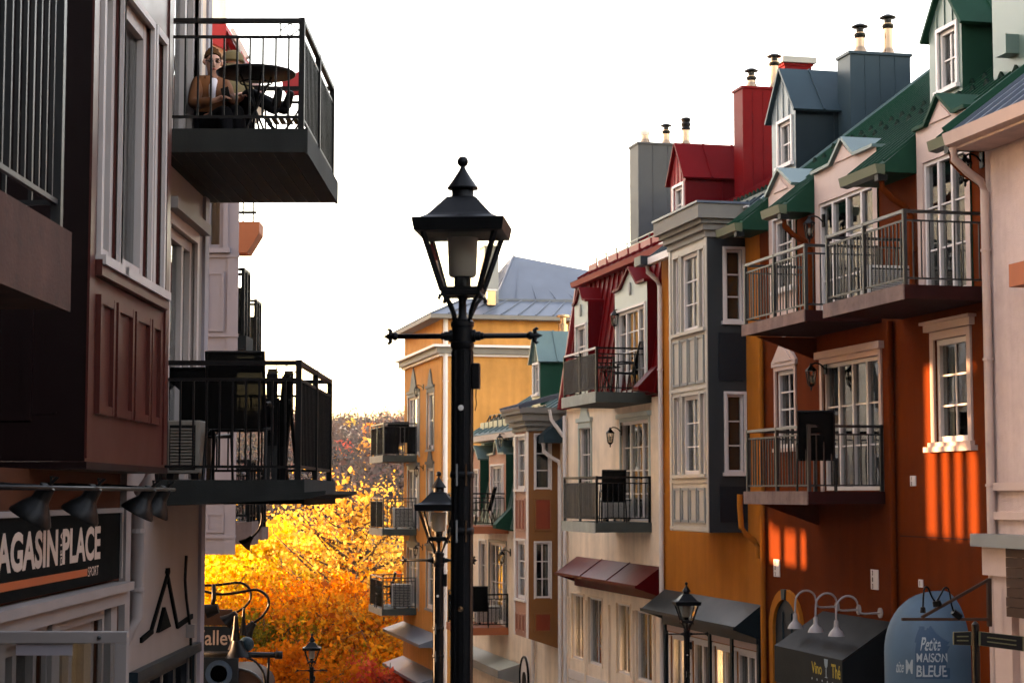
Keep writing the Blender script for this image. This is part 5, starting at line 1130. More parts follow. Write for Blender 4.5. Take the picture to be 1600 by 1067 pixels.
    part('roof', 'lampblack', lambda b: b.lathe([(.213*s2,lz(347.2)),(.185*s2,lz(345)),(.155*s2,lz(340)),(.142*s2,lz(336)),(.068*s2,lz(308)),(.055*s2,lz(306.5))], 4, rot=q))
    part('roof_collar', 'lampblack', lambda b: b.lathe([(.055,lz(307)),(.052,lz(305)),(.052,lz(293)),(.05,lz(292))], 18), smooth=35)
    part('finial', 'lampblack', lambda b: b.lathe([(.05,lz(293.5)),(.072,lz(293)),(.074,lz(291)),(.045,lz(277)),(.020,lz(264)),(.012,lz(258.5)),(.012,lz(256))], 20), smooth=35)
    part('finial_ball', 'lampblack', lambda b: b.lathe([(.0265*math.sin(math.pi*i/12)+.0005, -.0265*math.cos(math.pi*i/12)+lz(249)) for i in range(13)], 18), smooth=True)
    # fittings on the post
    part('outlet_box', 'lampblack', lambda b: b.box(.048, .083, -.03, .03, lz(608), lz(568)), bevel=.004)
    part('cable', 'black', lambda b: b.tube([(.066,0,lz(608)),(.064,-.004,lz(620)),(.068,0,lz(632)),(.06,0,lz(642))], .0025, 6))
    def disc(z, x=0):
        b = MB(); b.lathe([(.0005,.0),(.013,0),(.013,.006),(.0005,.008)], 14); b.v = [(x+p[0], -.05-p[2], z+p[1]) for p in b.v]; return b
    disc(lz(638)).build('round_tag', 'acwhite', t); disc(lz(948)).build('bolt_head', 'steel', t)
    for z_ in (742, 829):
        for x_ in (-.018, .026): part('banner_clip', 'greytrim' if x_ < 0 else 'steel', lambda b: b.box(x_-.0035, x_+.0035, -.062, -.052, lz(z_+17), lz(z_-17)))
        part('banner_band', 'lampblack', lambda b: b.lathe([(.056,lz(z_+5)),(.058,lz(z_)),(.056,lz(z_-5))], 16), smooth=True)
    return t
lamp0 = make_lamp()
def at(x, y, D): r = ray(x, y); k_ = D/r[1]; return Vector((r[0]*k_, D, EYE+r[2]*k_))
for i, (x, y, D, rz, lab) in enumerate(((722.5, 525, 8.7, R(-5), 'tall black lantern street lamp with crossbar in the foreground'),
        (685, 875, 18.0, R(-4), 'black lantern street lamp just left of the foreground lamp post'),
        (1073, 990, 31.0, R(4), 'black lantern street lamp in front of the slate grey awning'),
        (487, 1047, 44.0, R(3), 'small distant lantern street lamp in front of the autumn trees'))):
    p = at(x, y, D); loc = (p.x, p.y, p.z-HB)
    if i == 0: lamp0.location = loc; lamp0.rotation_euler = (0, 0, rz); lamp0['label'] = lab
    else: dup(lamp0, loc, rz, lab)

# ================================================================ wall lanterns
def make_wall_lantern():
    t = thing('wall_lantern', 'x', 'lantern', None, (0,0,0), 0, 'small black wall lanterns')
    def part(nm, m, fn, sm=False): mb = MB(); fn(mb); return mb.build(nm, m, t, smooth=sm)
    part('wall_plate', 'black', lambda b: b.box(-.04,.04,0,.02,-.02,.16))
    part('arm', 'black', lambda b: b.tube(arc([(0,.02,.05),(0,.08,.11),(0,.16,.13),(0,.22,.10)]), .011, 8), True)
    part('roof', 'black', lambda b: b.lathe([(.085,.02),(.08,.035),(.035,.08),(.02,.10),(.025,.115),(.005,.13)], 6, (0,.22,0)))
    part('glass_body', 'lampglass', lambda b: b.lathe([(.045,-.16),(.07,.018)], 6, (0,.22,0)))
    for k_ in range(6):
        a = k_*math.pi/3; part('cage_bar', 'black', lambda b: b.bar((.047*math.cos(a),.22+.047*math.sin(a),-.16),(.072*math.cos(a),.22+.072*math.sin(a),.02), .012))
    part('base', 'black', lambda b: b.lathe([(.006,-.25),(.014,-.23),(.012,-.20),(.04,-.18),(.05,-.16)], 6, (0,.22,0)))
    part('bulb', 'frosted', lambda b: b.lathe([(.01,-.14),(.022,-.11),(.02,-.06),(.008,-.04)], 8, (0,.22,0)), True)
    return t
wl0 = make_wall_lantern(); first = True
for x, y, fr, lab in ((1512, 268, RF, 'wall lantern beside the pink gutter pipe on the orange house'),
        (1268, 360, RF, 'wall lantern between the two upper balconies of the orange house'),
        (1271, 590, RF, 'wall lantern by the balcony door above the black chair on the orange house'),
        (956, 684, RF, 'wall lantern over the lower balcony of the cream house'),
        (961, 500, RF, 'wall lantern on the red mansard over the upper balcony'),
        (783, 690, RF, 'wall lantern beside the green mansard door'),
        (786, 872, RF, 'wall lantern by the lower balcony door of the green roofed house'),
        (652, 612, RF, 'wall lantern by the top balcony door of the yellow corner house'),
        (652, 738, RF, 'wall lantern by the middle balcony door of the yellow corner house'),
        (651, 862, RF, 'wall lantern by the lowest balcony door of the yellow corner house')):
    u_, z_ = fr.uz(x, y, .22); s_ = 1.15
    if first: o = wl0; first = False; o.location = fr.w(u_, .005, z_+.08); o.rotation_euler = (0,0,fr.rz); o['label'] = lab; o.scale = (s_,)*3
    else: o = dup(wl0, fr.w(u_, .005 if x != 961 else -.02, z_+.08), fr.rz, lab, scale=s_)

# ================================================================ balcony furniture
def make_chair():
    t = thing('garden_chair', 'x', 'chair', None, (0,0,0), 0, 'black sling garden chairs')
    def part(nm, m, fn): mb = MB(); fn(mb); return mb.build(nm, m, t)
    part('seat', 'mesh', lambda b: b.hexa([(-.23,-.20,.41),(.23,-.20,.41),(.23,.22,.44),(-.23,.22,.44),(-.23,-.20,.425),(.23,-.20,.425),(.23,.22,.455),(-.23,.22,.455)]))
    part('backrest', 'mesh', lambda b: b.hexa([(-.23,-.21,.43),(.23,-.21,.43),(.23,-.195,.43),(-.23,-.195,.43),(-.23,-.36,1.06),(.23,-.36,1.06),(.23,-.345,1.06),(-.23,-.345,1.06)]))
    for s_ in (-1, 1):
        part('back_post', 'black', lambda b: b.tube([(s_*.24,-.19,.42),(s_*.24,-.36,1.08)], .014, 8))
        part('leg', 'black', lambda b: b.tube([(s_*.25,-.20,.44),(s_*.26,-.34,0)], .014, 8)); part('leg', 'black', lambda b: b.tube([(s_*.25,.22,.64),(s_*.255,.22,.44),(s_*.26,.26,0)], .014, 8))
        part('armrest', 'black', lambda b: b.tube([(s_*.25,-.25,.64),(s_*.255,0,.66),(s_*.25,.24,.64)], .018, 8))
        part('seat_rail', 'black', lambda b: b.tube([(s_*.24,-.22,.42),(s_*.24,.24,.45)], .013, 8))
    part('back_rail', 'black', lambda b: b.tube([(-.24,-.36,1.07),(.24,-.36,1.07)], .014, 8))
    part('stretcher', 'black', lambda b: b.tube([(-.24,.23,.43),(.24,.23,.43)], .012, 8))
    return t
ch0 = make_chair(); first = True
def chair(loc, rz, lab, sc=1.0, rx=0):
    global first
    if first: o = ch0; first = False; o.location = loc; o.rotation_euler = (0,0,rz); o['label'] = lab; o.scale = (sc,)*3
    else: o = dup(ch0, loc, rz, lab, scale=sc)
    o.rotation_euler[0] = rx; return o
def rloc(x, D_u, zt): v_ = RF.vz(x, 700, D_u)[0]; return RF.w(D_u, v_, zt+.003)
chair(rloc(957, 39.95, .92), R(2), 'black sling chair seen from behind on the lower cream house balcony')
chair(RF.w(28.25, .93, 1.543), R(-8), 'black sling chair at the corner of the lowest orange house balcony', 1.08)
chair(RF.w(40.1, .35, 3.603), R(75), 'black sling chair turned sideways on the red mansard balcony')
chair(RF.w(53.6, .55, .623), R(80), 'black sling chair turned sideways on the balcony of the green mansard')
chair(rloc(748, 53.0, -2.137), R(0), 'black sling chair beside the lamp post on the lower orange slab balcony', 1.05)
chair(rloc(631, 67.9, 2.863), R(-10), 'black sling chair on the top yellow house balcony, right of two', 1.1)
chair(rloc(614, 68.4, 2.863), R(15), 'black sling chair on the top yellow house balcony, left of two', 1.1)
chair(rloc(601, 68.2, -2.497), R(100), 'black sling chair on the lowest yellow house balcony', 1.15)
def lw_(x, D, z): p = at(x, 700, D); return (p.x, D, z)
chair(lw_(374, 16.0, 1.623), R(1), 'large black sling chair seen from behind on the lower left balcony')
chair(lw_(310, 17.2, 1.623), R(-12), 'black sling chair half hidden by the air conditioner on the left balcony', .95)
def folded_chair(loc, rz, lab):
    t = thing('folded_chair', lab, 'chair', None, loc, rz, 'folded chairs')
    for s_ in (-1, 1):
        k = MB(); k.bar((s_*.03,-.10,0),(s_*.02,.05,.95), .05, .022); k.build('leg', 'black', t)
        k = MB(); k.bar((s_*.055,.14,0),(s_*.05,-.02,.72), .03, .022); k.build('leg', 'black', t)
    k = MB(); k.bar((0,-.06,.30),(0,.03,.93), .10, .03); k.build('seat', 'mesh', t)
    k = MB(); k.bar((0,.06,.55),(0,.05,.98), .08, .02); k.build('backrest', 'mesh', t)
folded_chair(lw_(424, 16.3, 1.623), R(5), 'folded black chair leaning next to the large chair, left of two')
folded_chair(lw_(446, 16.6, 1.623), R(-20), 'folded black chair nearest the balcony corner, right of two')

def ac_unit(fr, base, W, H, lab, m='acwhite', rz=0):
    """front towards -y in its own axes"""
    t = thing('air_conditioner', lab, 'air conditioner', None, base, rz)
    mb = MB(); mb.box(-W/2, W/2, 0, .30, .05, H); mb.build('case', m, t, bevel=.01)
    n = 13
    for i in range(n):
        z_ = .10+(H-.18)*i/(n-1); k = MB(); k.hexa([(-W/2+.05,-.02,z_),(W/2-.05,-.02,z_),(W/2-.05,-.001,z_-.012),(-W/2+.05,-.001,z_-.012),(-W/2+.05,-.02,z_+.012),(W/2-.05,-.02,z_+.012),(W/2-.05,-.001,z_+.006),(-W/2+.05,-.001,z_+.006)]); k.build('louvre', m, t)
    for s_ in (-1, 1): k = MB(); k.box(s_*W*.35-.03, s_*W*.35+.03, .02, .28, 0, .05); k.build('foot', 'black', t)
    k = MB(); k.box(-W/2+.04, W/2-.04, -.0025, -.0005, .08, H-.04); k.build('grille_back', 'black', t)
ac_unit(LF, lw_(285, 15.75, 1.625), .30, .50, 'beige air conditioner with louvres on the lower left balcony', 'acbeige')
ac_unit(RF, tuple(RF.w(26.9, .28, 4.183)), .75, .55, 'white air conditioner on the largest orange house balcony', 'acwhite', RF.rz-math.pi/2+R(0))
ac_unit(RF, tuple(RF.w(41.0, .25, .923)), .7, .5, 'white air conditioner behind the chair on the cream house balcony', 'acwhite', RF.rz-math.pi/2)
ac_unit(RF, tuple(RF.w(54.2, .25, -2.137)), .7, .5, 'white air conditioner on the lower orange slab balcony', 'acwhite', RF.rz-math.pi/2)
ac_unit(RF, tuple(RF.w(u20+5.0, .45, -2.497)), .7, .85, 'white air conditioner on the lowest yellow house balcony', 'acwhite', RF.rz-math.pi/2)
ac_unit(RF, tuple(RF.w(u20+5.0, .40, .283)), .7, .75, 'white air conditioner on the middle yellow house balcony', 'acwhite', RF.rz-math.pi/2)
def round_table(loc, r, h, lab, m='black'):
    t = thing('round_table', lab, 'table', None, loc, 0, 'round balcony tables')
    k = MB(); k.lathe([(.02,h-.03),(r-.03,h-.03),(r,h-.022),(r+.004,h-.008),(r-.005,h),(.02,h)], 40); k.build('table_top', m, t, smooth=35)
    for a in range(2):
        c, s_ = math.cos(a*math.pi/2+.5)*r*.6, math.sin(a*math.pi/2+.5)*r*.6
        for e_ in (-1, 1): k = MB(); k.tube([(e_*c,e_*s_,0),(-e_*c*.7,-e_*s_*.7,h-.03)], .011, 8); k.build('leg', m, t)
    k = MB(); k.tube([(r*.4*math.cos(i*math.pi/8),r*.4*math.sin(i*math.pi/8),h-.1) for i in range(17)], .008, 6); k.build('leg_ring', m, t)
ZB = 4.58
pt = at(400, 114, 17.0); round_table((pt.x, 17.0, ZB+.003), .365, pt.z-ZB, 'round black bistro table in front of the seated couple')
round_table(tuple(RF.w(40.6, .62, 3.603)), .30, .6, 'small round black table on the red mansard balcony')
def bistro_chair(loc, rz, lab, sc=1.0):
    t = thing('folding_chair', lab, 'chair', None, loc, rz, 'folding bistro chairs'); t.scale = (sc,)*3
    for s_ in (-1, 1):
        k = MB(); k.tube([(s_*.19,-.22,0),(s_*.19,.10,.38),(s_*.19,.24,.62),(s_*.19,.28,.86)], .011, 8); k.build('leg', 'black', t)
        k = MB(); k.tube([(s_*.17,.24,0),(s_*.17,-.20,.44)], .011, 8); k.build('leg', 'black', t)
    for i in range(6):
        y_ = -.20+i*.075; k = MB(); k.box(-.185,.185,y_,y_+.055,.435,.45); k.build('seat_slat', 'black', t)
    for i in range(3): k = MB(); k.box(-.19,.19,.245+i*.015,.26+i*.015,.62+i*.085,.68+i*.085); k.build('back_slat', 'black', t)
    k = MB(); k.tube([(-.17,.13,.14),(.17,.13,.14)], .008, 6); k.build('stretcher', 'black', t)
pc = at(443, 180, 17.0); bistro_chair((pc.x, 17.05, ZB+.003), R(-90), 'black folding chair with feet resting on it at the right of the bistro table', .86)
pm = at(330, 200, 17.45); bistro_chair((pm.x, 17.45, ZB+.003), R(60), 'black folding chair under the man in the brown jacket', .72)
pm = at(366, 200, 17.9); bistro_chair((pm.x, 17.9, ZB+.003), R(95), 'black folding chair under the person in the cap', .72)

# ================================================================ the two people on the upper left balcony
def skin_mesh(name, m, parent, pts, edges, root=0, sub=2):
    """pts: (position, radius)"""
    me = bpy.data.meshes.new(name); me.from_pydata([tuple(p[0]) for p in pts], edges, []); me.update()
    o = put(name, me, None, parent); me.materials.append(M[m])
    sk = o.modifiers.new('skin', 'SKIN'); sk.use_smooth_shade = True
    for i, v in enumerate(me.skin_vertices[0].data): 
        r_ = pts[i][1]; v.radius = r_ if isinstance(r_, tuple) else (r_, r_); v.use_root = (i == root)
    if sub: s_ = o.modifiers.new('sub', 'SUBSURF'); s_.levels = sub; s_.render_levels = sub
    return o
def chain(pts, ids): return [(a, b) for a, b in zip(ids[:-1], ids[1:])]
def person(lab, base, J, head, face, coat, hat=None, glasses=False):
    """J: joints in world space; base: point on the floor"""
    B = Vector(base); t = thing('person', lab, 'person', None, base, 0)
    L = {k_: v-B for k_, v in J.items()}
    hc = head-B; f = face.normalized(); up = Vector((0,0,1)); sd_ = f.cross(up).normalized()
    P_ = []; E_ = []
    def a(p, r): P_.append((p, r)); return len(P_)-1
    pel = a(L['hip'], (.10,.085)); ch = a(L['chest'], (.075,.06)); nk = a(L['neck'], .05); E_ += [(pel, ch), (ch, nk)]
    h0 = a(hc+up*-.085+f*.02, (.056,.062)); h1 = a(hc+up*.0, (.074,.088)); h2 = a(hc+up*.075-f*.01, (.062,.074)); E_ += [(nk, h0), (h0, h1), (h1, h2)]
    for s_ in ('l', 'r'):
        sh, el, wr, ha = [a(L[s_+q_], r_) for q_, r_ in (('sh',.042),('el',.036),('wr',.027),('ha',(.034,.022)))]
        E_ += [(ch, sh), (sh, el), (el, wr), (wr, ha)]
        hd = (L[s_+'ha']-L[s_+'wr']).normalized(); pd = hd.cross(up).normalized()
        for k_ in range(4):
            b0 = L[s_+'ha']+hd*.035+pd*(k_-1.5)*.02; f1 = a(b0, .0085); f2 = a(b0+hd*.03-up*.008, .008); f3 = a(b0+hd*(.05-.004*abs(k_-1))-up*.028, .007); E_ += [(ha, f1), (f1, f2), (f2, f3)]
        t1 = a(L[s_+'ha']+pd*.045+hd*.005, .010); t2 = a(L[s_+'ha']+pd*.06+hd*.035, .008); E_ += [(ha, t1), (t1, t2)]
        hp, kn, an, to = [a(L[s_+q_], r_) for q_, r_ in (('hp',.085),('kn',.058),('an',.026),('to',.02))]
        E_ += [(pel, hp), (hp, kn), (kn, an), (an, to)]
    skin_mesh('body', 'skin', t, P_, E_)
    # jacket and trousers follow the body
    P_ = []; E_ = []
    w_ = a(L['hip']+up*.02, (.16,.135)); c1 = a(L['hip'].lerp(L['chest'],.55), (.155,.13)); c2 = a(L['chest']+up*.05, (.158,.135)); c3 = a(L['neck']-up*.02, (.085,.08)); E_ += [(w_, c1), (c1, c2), (c2, c3)]
    for s_ in ('l', 'r'):
        sh, el, wr = a(L[s_+'sh'], .075), a(L[s_+'el'], .062), a(L[s_+'wr'], .043); md = a(L[s_+'sh'].lerp(L[s_+'el'],.5), .068); E_ += [(c2, sh), (sh, md), (md, el), (el, wr)]
    skin_mesh('jacket', coat, t, P_, E_)
    P_ = []; E_ = []; pl = a(L['hip']-up*.03, (.14,.12))
    for s_ in ('l', 'r'):
        hp, kn, an = a(L[s_+'hp'], .098), a(L[s_+'kn'], .072), a(L[s_+'an']+(L[s_+'an']-L[s_+'kn']).normalized()*.04, .054); E_ += [(pl, hp), (hp, kn), (kn, an)]
    skin_mesh('trousers', 'denim', t, P_, E_)
    for s_ in ('l', 'r'):
        P_ = []; an, to = L[s_+'an'], L[s_+'to']; d_ = (to-an).normalized(); a(an, .052); a(an.lerp(to,.5), .046); a(to+d_*.03, .034)
        skin_mesh('shoe', 'black', t, P_, [(0,1),(1,2)])
    # shirt front, face, hair
    P_ = []; a(L['neck']+f*.045-up*.01, (.05,.035)); a(L['chest']+f*.125+up*.04, (.04,.03)); a(L['chest']+f*.135-up*.12, (.028,.022)); skin_mesh('shirt', 'shirt', t, P_, [(0,1),(1,2)])
    k = MB(); k.tube([hc+f*.082+up*.02, hc+f*.098-up*.008, hc+f*.106-up*.03, hc+f*.085-up*.04], [.009,.012,.016,.008], 8); k.build('nose', 'skin', t, smooth=True)
    k = MB(); k.tube([hc+f*.080-up*.066+sd_*-.028, hc+f*.088-up*.063, hc+f*.080-up*.066+sd_*.028], [.003,.007,.003], 8); k.build('mouth', 'redtrim', t, smooth=True)
    for e_ in (-1, 1):
        k = MB(); k.lathe([(.013*math.sin(math.pi*i/6)+.0005, -.013*math.cos(math.pi*i/6)) for i in range(7)], 10, hc+f*.072+sd_*e_*.032+up*.012); k.build('eye', 'hair', t, smooth=True)
        k = MB(); k.tube([hc+sd_*e_*.074-up*.03, hc+sd_*e_*.086, hc+sd_*e_*.080+up*.03], [.008,.016,.010], 8); k.build('ear', 'skin', t, smooth=True)
        k = MB(); k.tube([hc+f*.086+sd_*e_*.014+up*.036, hc+f*.082+sd_*e_*.05+up*.036], .006, 6); k.build('eyebrow', 'hair', t)
        if glasses:
            c_ = hc+f*.094+sd_*e_*.034+up*.012; k = MB(); k.tube([c_+sd_*.022*math.cos(i*math.pi/8)+up*.015*math.sin(i*math.pi/8) for i in range(17)], .003, 6)
            k.tube([c_+sd_*e_*.022, hc+sd_*e_*.082+up*.012], .0035, 6); k.build('glasses', 'black', t)
    random.seed(3 if hat else 5); k = MB()
    if not hat:
        rows, cols_ = 9, 26; vs_ = []; fs_ = []
        for a_ in range(rows+1):
            for b_ in range(cols_):
                th = 2*math.pi*b_/cols_; d_ = sd_*math.cos(th)+f*math.sin(th); lim = 1.55-.85*max(d_.dot(f), 0)**.8+.35*max(-d_.dot(f), 0); ph_ = lim*a_/rows
                n_ = d_*math.sin(ph_)+up*math.cos(ph_); rr = 1+.05*math.sin(b_*2.7+a_*1.9)+random.uniform(-.02,.03)+(.10 if a_ < 5 and d_.dot(f) > .2 else 0)
                vs_.append(tuple(hc+up*.018+(sd_*n_.dot(sd_)*.086+f*n_.dot(f)*.101+up*n_.dot(up)*.118)*rr))
        for a_ in range(rows):
            for b_ in range(cols_): fs_.append((a_*cols_+b_, a_*cols_+(b_+1)%cols_, (a_+1)*cols_+(b_+1)%cols_, (a_+1)*cols_+b_))
        k.add(vs_, fs_)
        k.build('hair', 'hair', t, smooth=True)
    else:
        k.lathe([(.115,.03),(.112,.045),(.108,.07),(.095,.105),(.06,.135),(.02,.145),(.002,.146)], 24, hc); k.build('cap', hat, t, smooth=True)
        k = MB(); k.prism([hc+f*.09+sd_*-.09+up*.03, hc+f*.17+sd_*-.06+up*.015, hc+f*.185+up*.012, hc+f*.17+sd_*.06+up*.015, hc+f*.09+sd_*.09+up*.03], (0,0,.012)); k.build('cap_peak', hat, t)
        k = MB()
        for j in range(22):
            th = math.pi*(.05+.9*j/21); d_ = sd_*math.cos(th)-f*math.sin(th); p_ = hc+d_*.088+up*.03; k.tube([p_, p_+d_*.01-up*.07, p_+d_*.0-up*.13], [.014,.014,.008], 6)
        k.build('hair', 'hair', t, smooth=True)
    return t
D1 = 17.42
def A(x, y, D=D1): return at(x+5, y, D)
person('seated man in brown jacket and dark glasses holding a phone by the bistro table', (A(325,97).x, D1, ZB),
    dict(hip=A(322,192,17.5), chest=A(324,143,17.45), neck=A(328,121,17.42), lsh=A(304,131,17.35), lel=A(297,164,17.2), lwr=A(328,158,17.0), lha=A(342,154,16.97),
         rsh=A(346,131,17.55), rel=A(354,158,17.35), rwr=A(351,153,17.1), rha=A(349,151,17.04), lhp=A(322,196,17.42), rhp=A(335,196,17.52), lkn=A(348,172,17.1), rkn=A(366,170,17.2), lan=A(352,228,17.05), ran=A(372,228,17.12), lto=A(368,240,17.0), rto=A(388,240,17.07)),
    A(328,98,17.4), Vector((.28,-.95,-.22)), 'jacket', None, True)
t = thing('phone', 'dark phone held in the seated man\'s hands', 'phone', None, tuple(A(348,152,16.97)), 0); k = MB(); k.hexa([(-.02,-.005,-.05),(.05,-.005,-.03),(.05,.004,-.03),(-.02,.004,-.05),(-.045,-.04,.07),(.025,-.04,.09),(.025,-.031,.09),(-.045,-.031,.07)]); k.build('case', 'black', t)
D2 = 17.95
def A2(x, y, D=D2): return at(x, y, D)
person('person in olive cap with dark legs stretched onto a chair behind the table', (A2(366,100).x, D2, ZB),
    dict(hip=A2(364,190), chest=A2(366,146), neck=A2(365,124), lsh=A2(350,134,17.8), lel=A2(356,164,17.6), lwr=A2(374,156,17.5), lha=A2(382,152,17.45),
         rsh=A2(386,134,18.0), rel=A2(394,160,17.85), rwr=A2(384,150,17.65), rha=A2(377,148,17.6), lhp=A2(368,190,17.85), rhp=A2(376,190,18.0), lkn=A2(390,146,17.45), rkn=A2(398,152,17.6), lan=A2(430,172,17.15), ran=A2(446,172,17.2), lto=A2(436,142,17.12), rto=A2(454,146,17.17)),
    A2(364,102), Vector((.25,-.8,-.5)), 'olive', 'olive', False)
# red cloth hung on the far rail
t = thing('red_cloth', 'red cloth hung over the far balcony rail beside the folding chair', 'cloth', None, tuple(at(456,140,18.3)), 0); o_ = at(456,140,18.3); k = MB()
ps = [at(440,122,18.3), at(474,110,18.3), at(474,148,18.3), at(450,152,18.3), at(442,140,18.3)]; k.prism([p-o_ for p in ps], (0,.012,0)); k.build('fabric', 'redcloth', t)

# ================================================================ shop canopies, signs on the right
PZ = gz(27)
u0 = RF.uz(1399, 972)[0]; v1, zf = RF.vz(1316, 1031, u0); zt = RF.uz(1399, 972)[1]; u1 = RF.uz(1210, 1008, v1)[0]
t = thing('wine_awning', 'black canvas shop awning with yellow lettering and pale glass emblem', 'awning', RF, (u0, 0, zf-.6))
mb = MB(); mb.hexa([(u0,.01,zt-.02),(u1,.01,zt-.02),(u1,v1,zf-.02),(u0,v1,zf-.02),(u0,.01,zt),(u1,.01,zt),(u1,v1,zf),(u0,v1,zf)]); mb.build('top_sheet', 'canvasblack', t)
mb = MB(); mb.box(u0, u1, v1-.015, v1, zf-.55, zf-.02); mb.build('valance', 'canvasblack', t)
for uu in (u0, u1-.012): mb = MB(); mb.prism([(uu,.01,zt-.021),(uu,v1-.016,zf-.021),(uu,v1-.016,zf-.55),(uu,.01,zf-.55)], (.012,0,0)); mb.build('end_panel', 'canvasblack', t)
FV = Face(RF, 's', v1)
def fitpx(nm, s, xl, xr, yt, yb, F, d, m, parent, off=0, shear=0):
    aL, aR = F.px(xl, (yt+yb)/2, d)[0], F.px(xr, (yt+yb)/2, d)[0]; xm = (xl+xr)/2
    return fit_text(nm, s, aL, aR, F.px(xm, yb, d)[1], F.px(xm, yt, d)[1], F, d, m, parent, off, shear)
fitpx('lettering', 'Vino', 1268, 1284, 1034, 1052, FV, .004, 'printyellow', t, .02); fitpx('lettering', 'Thé', 1299, 1313, 1038, 1060, FV, .004, 'printyellow', t, .02)
a_, z_ = FV.px(1291, 1040); k = MB()
k.prism([FV.p(a_-.07, z_+.10, .002), FV.p(a_+.07, z_+.10, .002), FV.p(a_+.05, z_+.0, .002), FV.p(a_+.012, z_-.03, .002), FV.p(a_+.012, z_-.15, .002), FV.p(a_+.06, z_-.17, .002), FV.p(a_-.06, z_-.17, .002), FV.p(a_-.012, z_-.15, .002), FV.p(a_-.012, z_-.03, .002), FV.p(a_-.05, z_+.0, .002)], (0,.003,0)); k.build('glass_emblem', 'printpale', t)
fitpx('small_lettering', '· · · · · ·', 1268, 1310, 1062, 1066, FV, .004, 'printpale', t)
# three white gooseneck lights
u3 = RF.uz(1377, 957)[0]; prof = [RF.vz(x, y, u3) for x, y in ((1376,957),(1362,958),(1350,958.5),(1343,956),(1341,948),(1338,938),(1331,932),(1322,931),(1314,935),(1308,943),(1306.5,955),(1306.5,968))]
vs3, zs3 = prof[-1]
for i, x in enumerate((1307, 1275, 1243)):
    du = RF.uz(x, 975, vs3)[0]-RF.uz(1307, 975, vs3)[0]; zd = 0
    t = thing('gooseneck_light', 'white gooseneck light over the black awning, '+('nearest the plain wall','middle of three','closest to the arch')[i], 'lamp', RF, (u3+du, 0, zs3-.3), group='white gooseneck lights over the black awning')
    mb = MB(); mb.tube([(u3+du, max(v,.02), z) for v, z in arc([p for p in prof], 3)], .016, 8); mb.build('arm', 'lamppale', t, smooth=True)
    mb = MB(); mb.lathe([(.0,.0),(.075,.0),(.075,.025),(.0,.03)], 18); mb.v = [(u3+du+p[0], .004+p[2], prof[0][1]+p[1]) for p in mb.v]; mb.build('wall_plate', 'lamppale', t)
    mb = MB(); mb.lathe([(.02,.0),(.032,-.02),(.034,-.10),(.05,-.13),(.09,-.17),(.115,-.22),(.12,-.235),(.105,-.235),(.04,-.14)], 18, (u3+du, vs3, zs3)); mb.build('shade', 'lamppale', t, smooth=35)
# rounded blue canopy
uc, ca, cb_ = 26.05, .76, .80; zb0 = RF.uz(1440, 1022, .4)[1]; zc1 = RF.uz(1463, 921, 0)[1]; chh = zc1-zb0
t = thing('rounded_awning', 'pale blue rounded canopy printed with a dark blue house and white letters', 'awning', RF, (uc, 0, zb0-.4))
def surf(u, z):
    q_ = 1-((u-uc)/ca)**2-(max(z-zb0, 0)/chh)**2; return cb_*math.sqrt(max(q_, 0))**.75
mb = MB(); n1, n2 = 28, 12; vs = []
for j in range(n2+1):
    ph_ = (math.pi/2)*j/n2
    for i in range(n1+1):
        th = math.pi*i/n1; rr = math.cos(ph_); uu = uc-ca*rr*math.cos(th); zz = zb0+chh*math.sin(ph_); vs.append((uu, max(surf(uu, zz), .0), zz))
fs = [(j*(n1+1)+i, j*(n1+1)+i+1, (j+1)*(n1+1)+i+1, (j+1)*(n1+1)+i) for j in range(n2) for i in range(n1)]; mb.add(vs, fs); mb.build('dome', 'canvasblue', t, smooth=True)
mb = MB(); vs = []
for i in range(n1+1):
    uu = uc-ca*math.cos(math.pi*i/n1); vv = surf(uu, zb0); vs += [(uu, vv, zb0), (uu, vv, zb0-.42)]
mb.add(vs, [(2*i,2*i+2,2*i+3,2*i+1) for i in range(n1)]); mb.build('valance', 'canvasblue', t, smooth=True)
def onsurf(u, z, d): return (u, surf(u, z)+d, z)
def sp(x, y):
    v_ = .86
    while v_ > 0:
        u_, z_ = RF.uz(x, y, v_)
        if surf(u_, z_) >= v_: break
        v_ -= .004
    return u_, z_
hp_ = [(1432,1060),(1432,1004),(1430,1002),(1437,996),(1437,978),(1446,978),(1446,985),(1456,977),(1487,1003),(1486,1060)]
hu = [sp(x, y) for x, y in hp_]
def poly_fill(poly, n=26):
    us = [p[0] for p in poly]; us0, us1 = min(us), max(us); out = MB()
    def span(u):
        zs_ = []
        for (a, b), (c, d) in zip(poly, poly[1:]+poly[:1]):
            if (a-u)*(c-u) < 0: zs_.append(b+(d-b)*(u-a)/(c-a))
        return (min(zs_), max(zs_)) if len(zs_) > 1 else None
    for i in range(n):
        ua, ub = us0+(us1-us0)*i/n, us0+(us1-us0)*(i+1)/n; s_ = span((ua+ub)/2)
        if not s_: continue
        m_ = 8
        for j in range(m_):
            za, zb_ = s_[0]+(s_[1]-s_[0])*j/m_, s_[0]+(s_[1]-s_[0])*(j+1)/m_
            out.add([onsurf(ua,za,.006),onsurf(ub,za,.006),onsurf(ub,zb_,.006),onsurf(ua,zb_,.006)], [(0,1,2,3)])
    return out
poly_fill(hu).build('house_print', 'printblue', t)
def surf_text(s, xl, xr, yt, yb, m, off=0, shear=0):
    vs, fs = text_geo(s, 1, off, 1, shear); x0, x1 = min(v[0] for v in vs), max(v[0] for v in vs); y0, y1 = min(v[1] for v in vs), max(v[1] for v in vs)
    pts = [sp(xl+(xr-xl)*(x-x0)/(x1-x0), yb+(yt-yb)*(y-y0)/(y1-y0)) for x, y in vs]
    mb = MB(); mb.add([onsurf(u, z, .012) for u, z in pts], fs); mb.build('lettering', m, t)
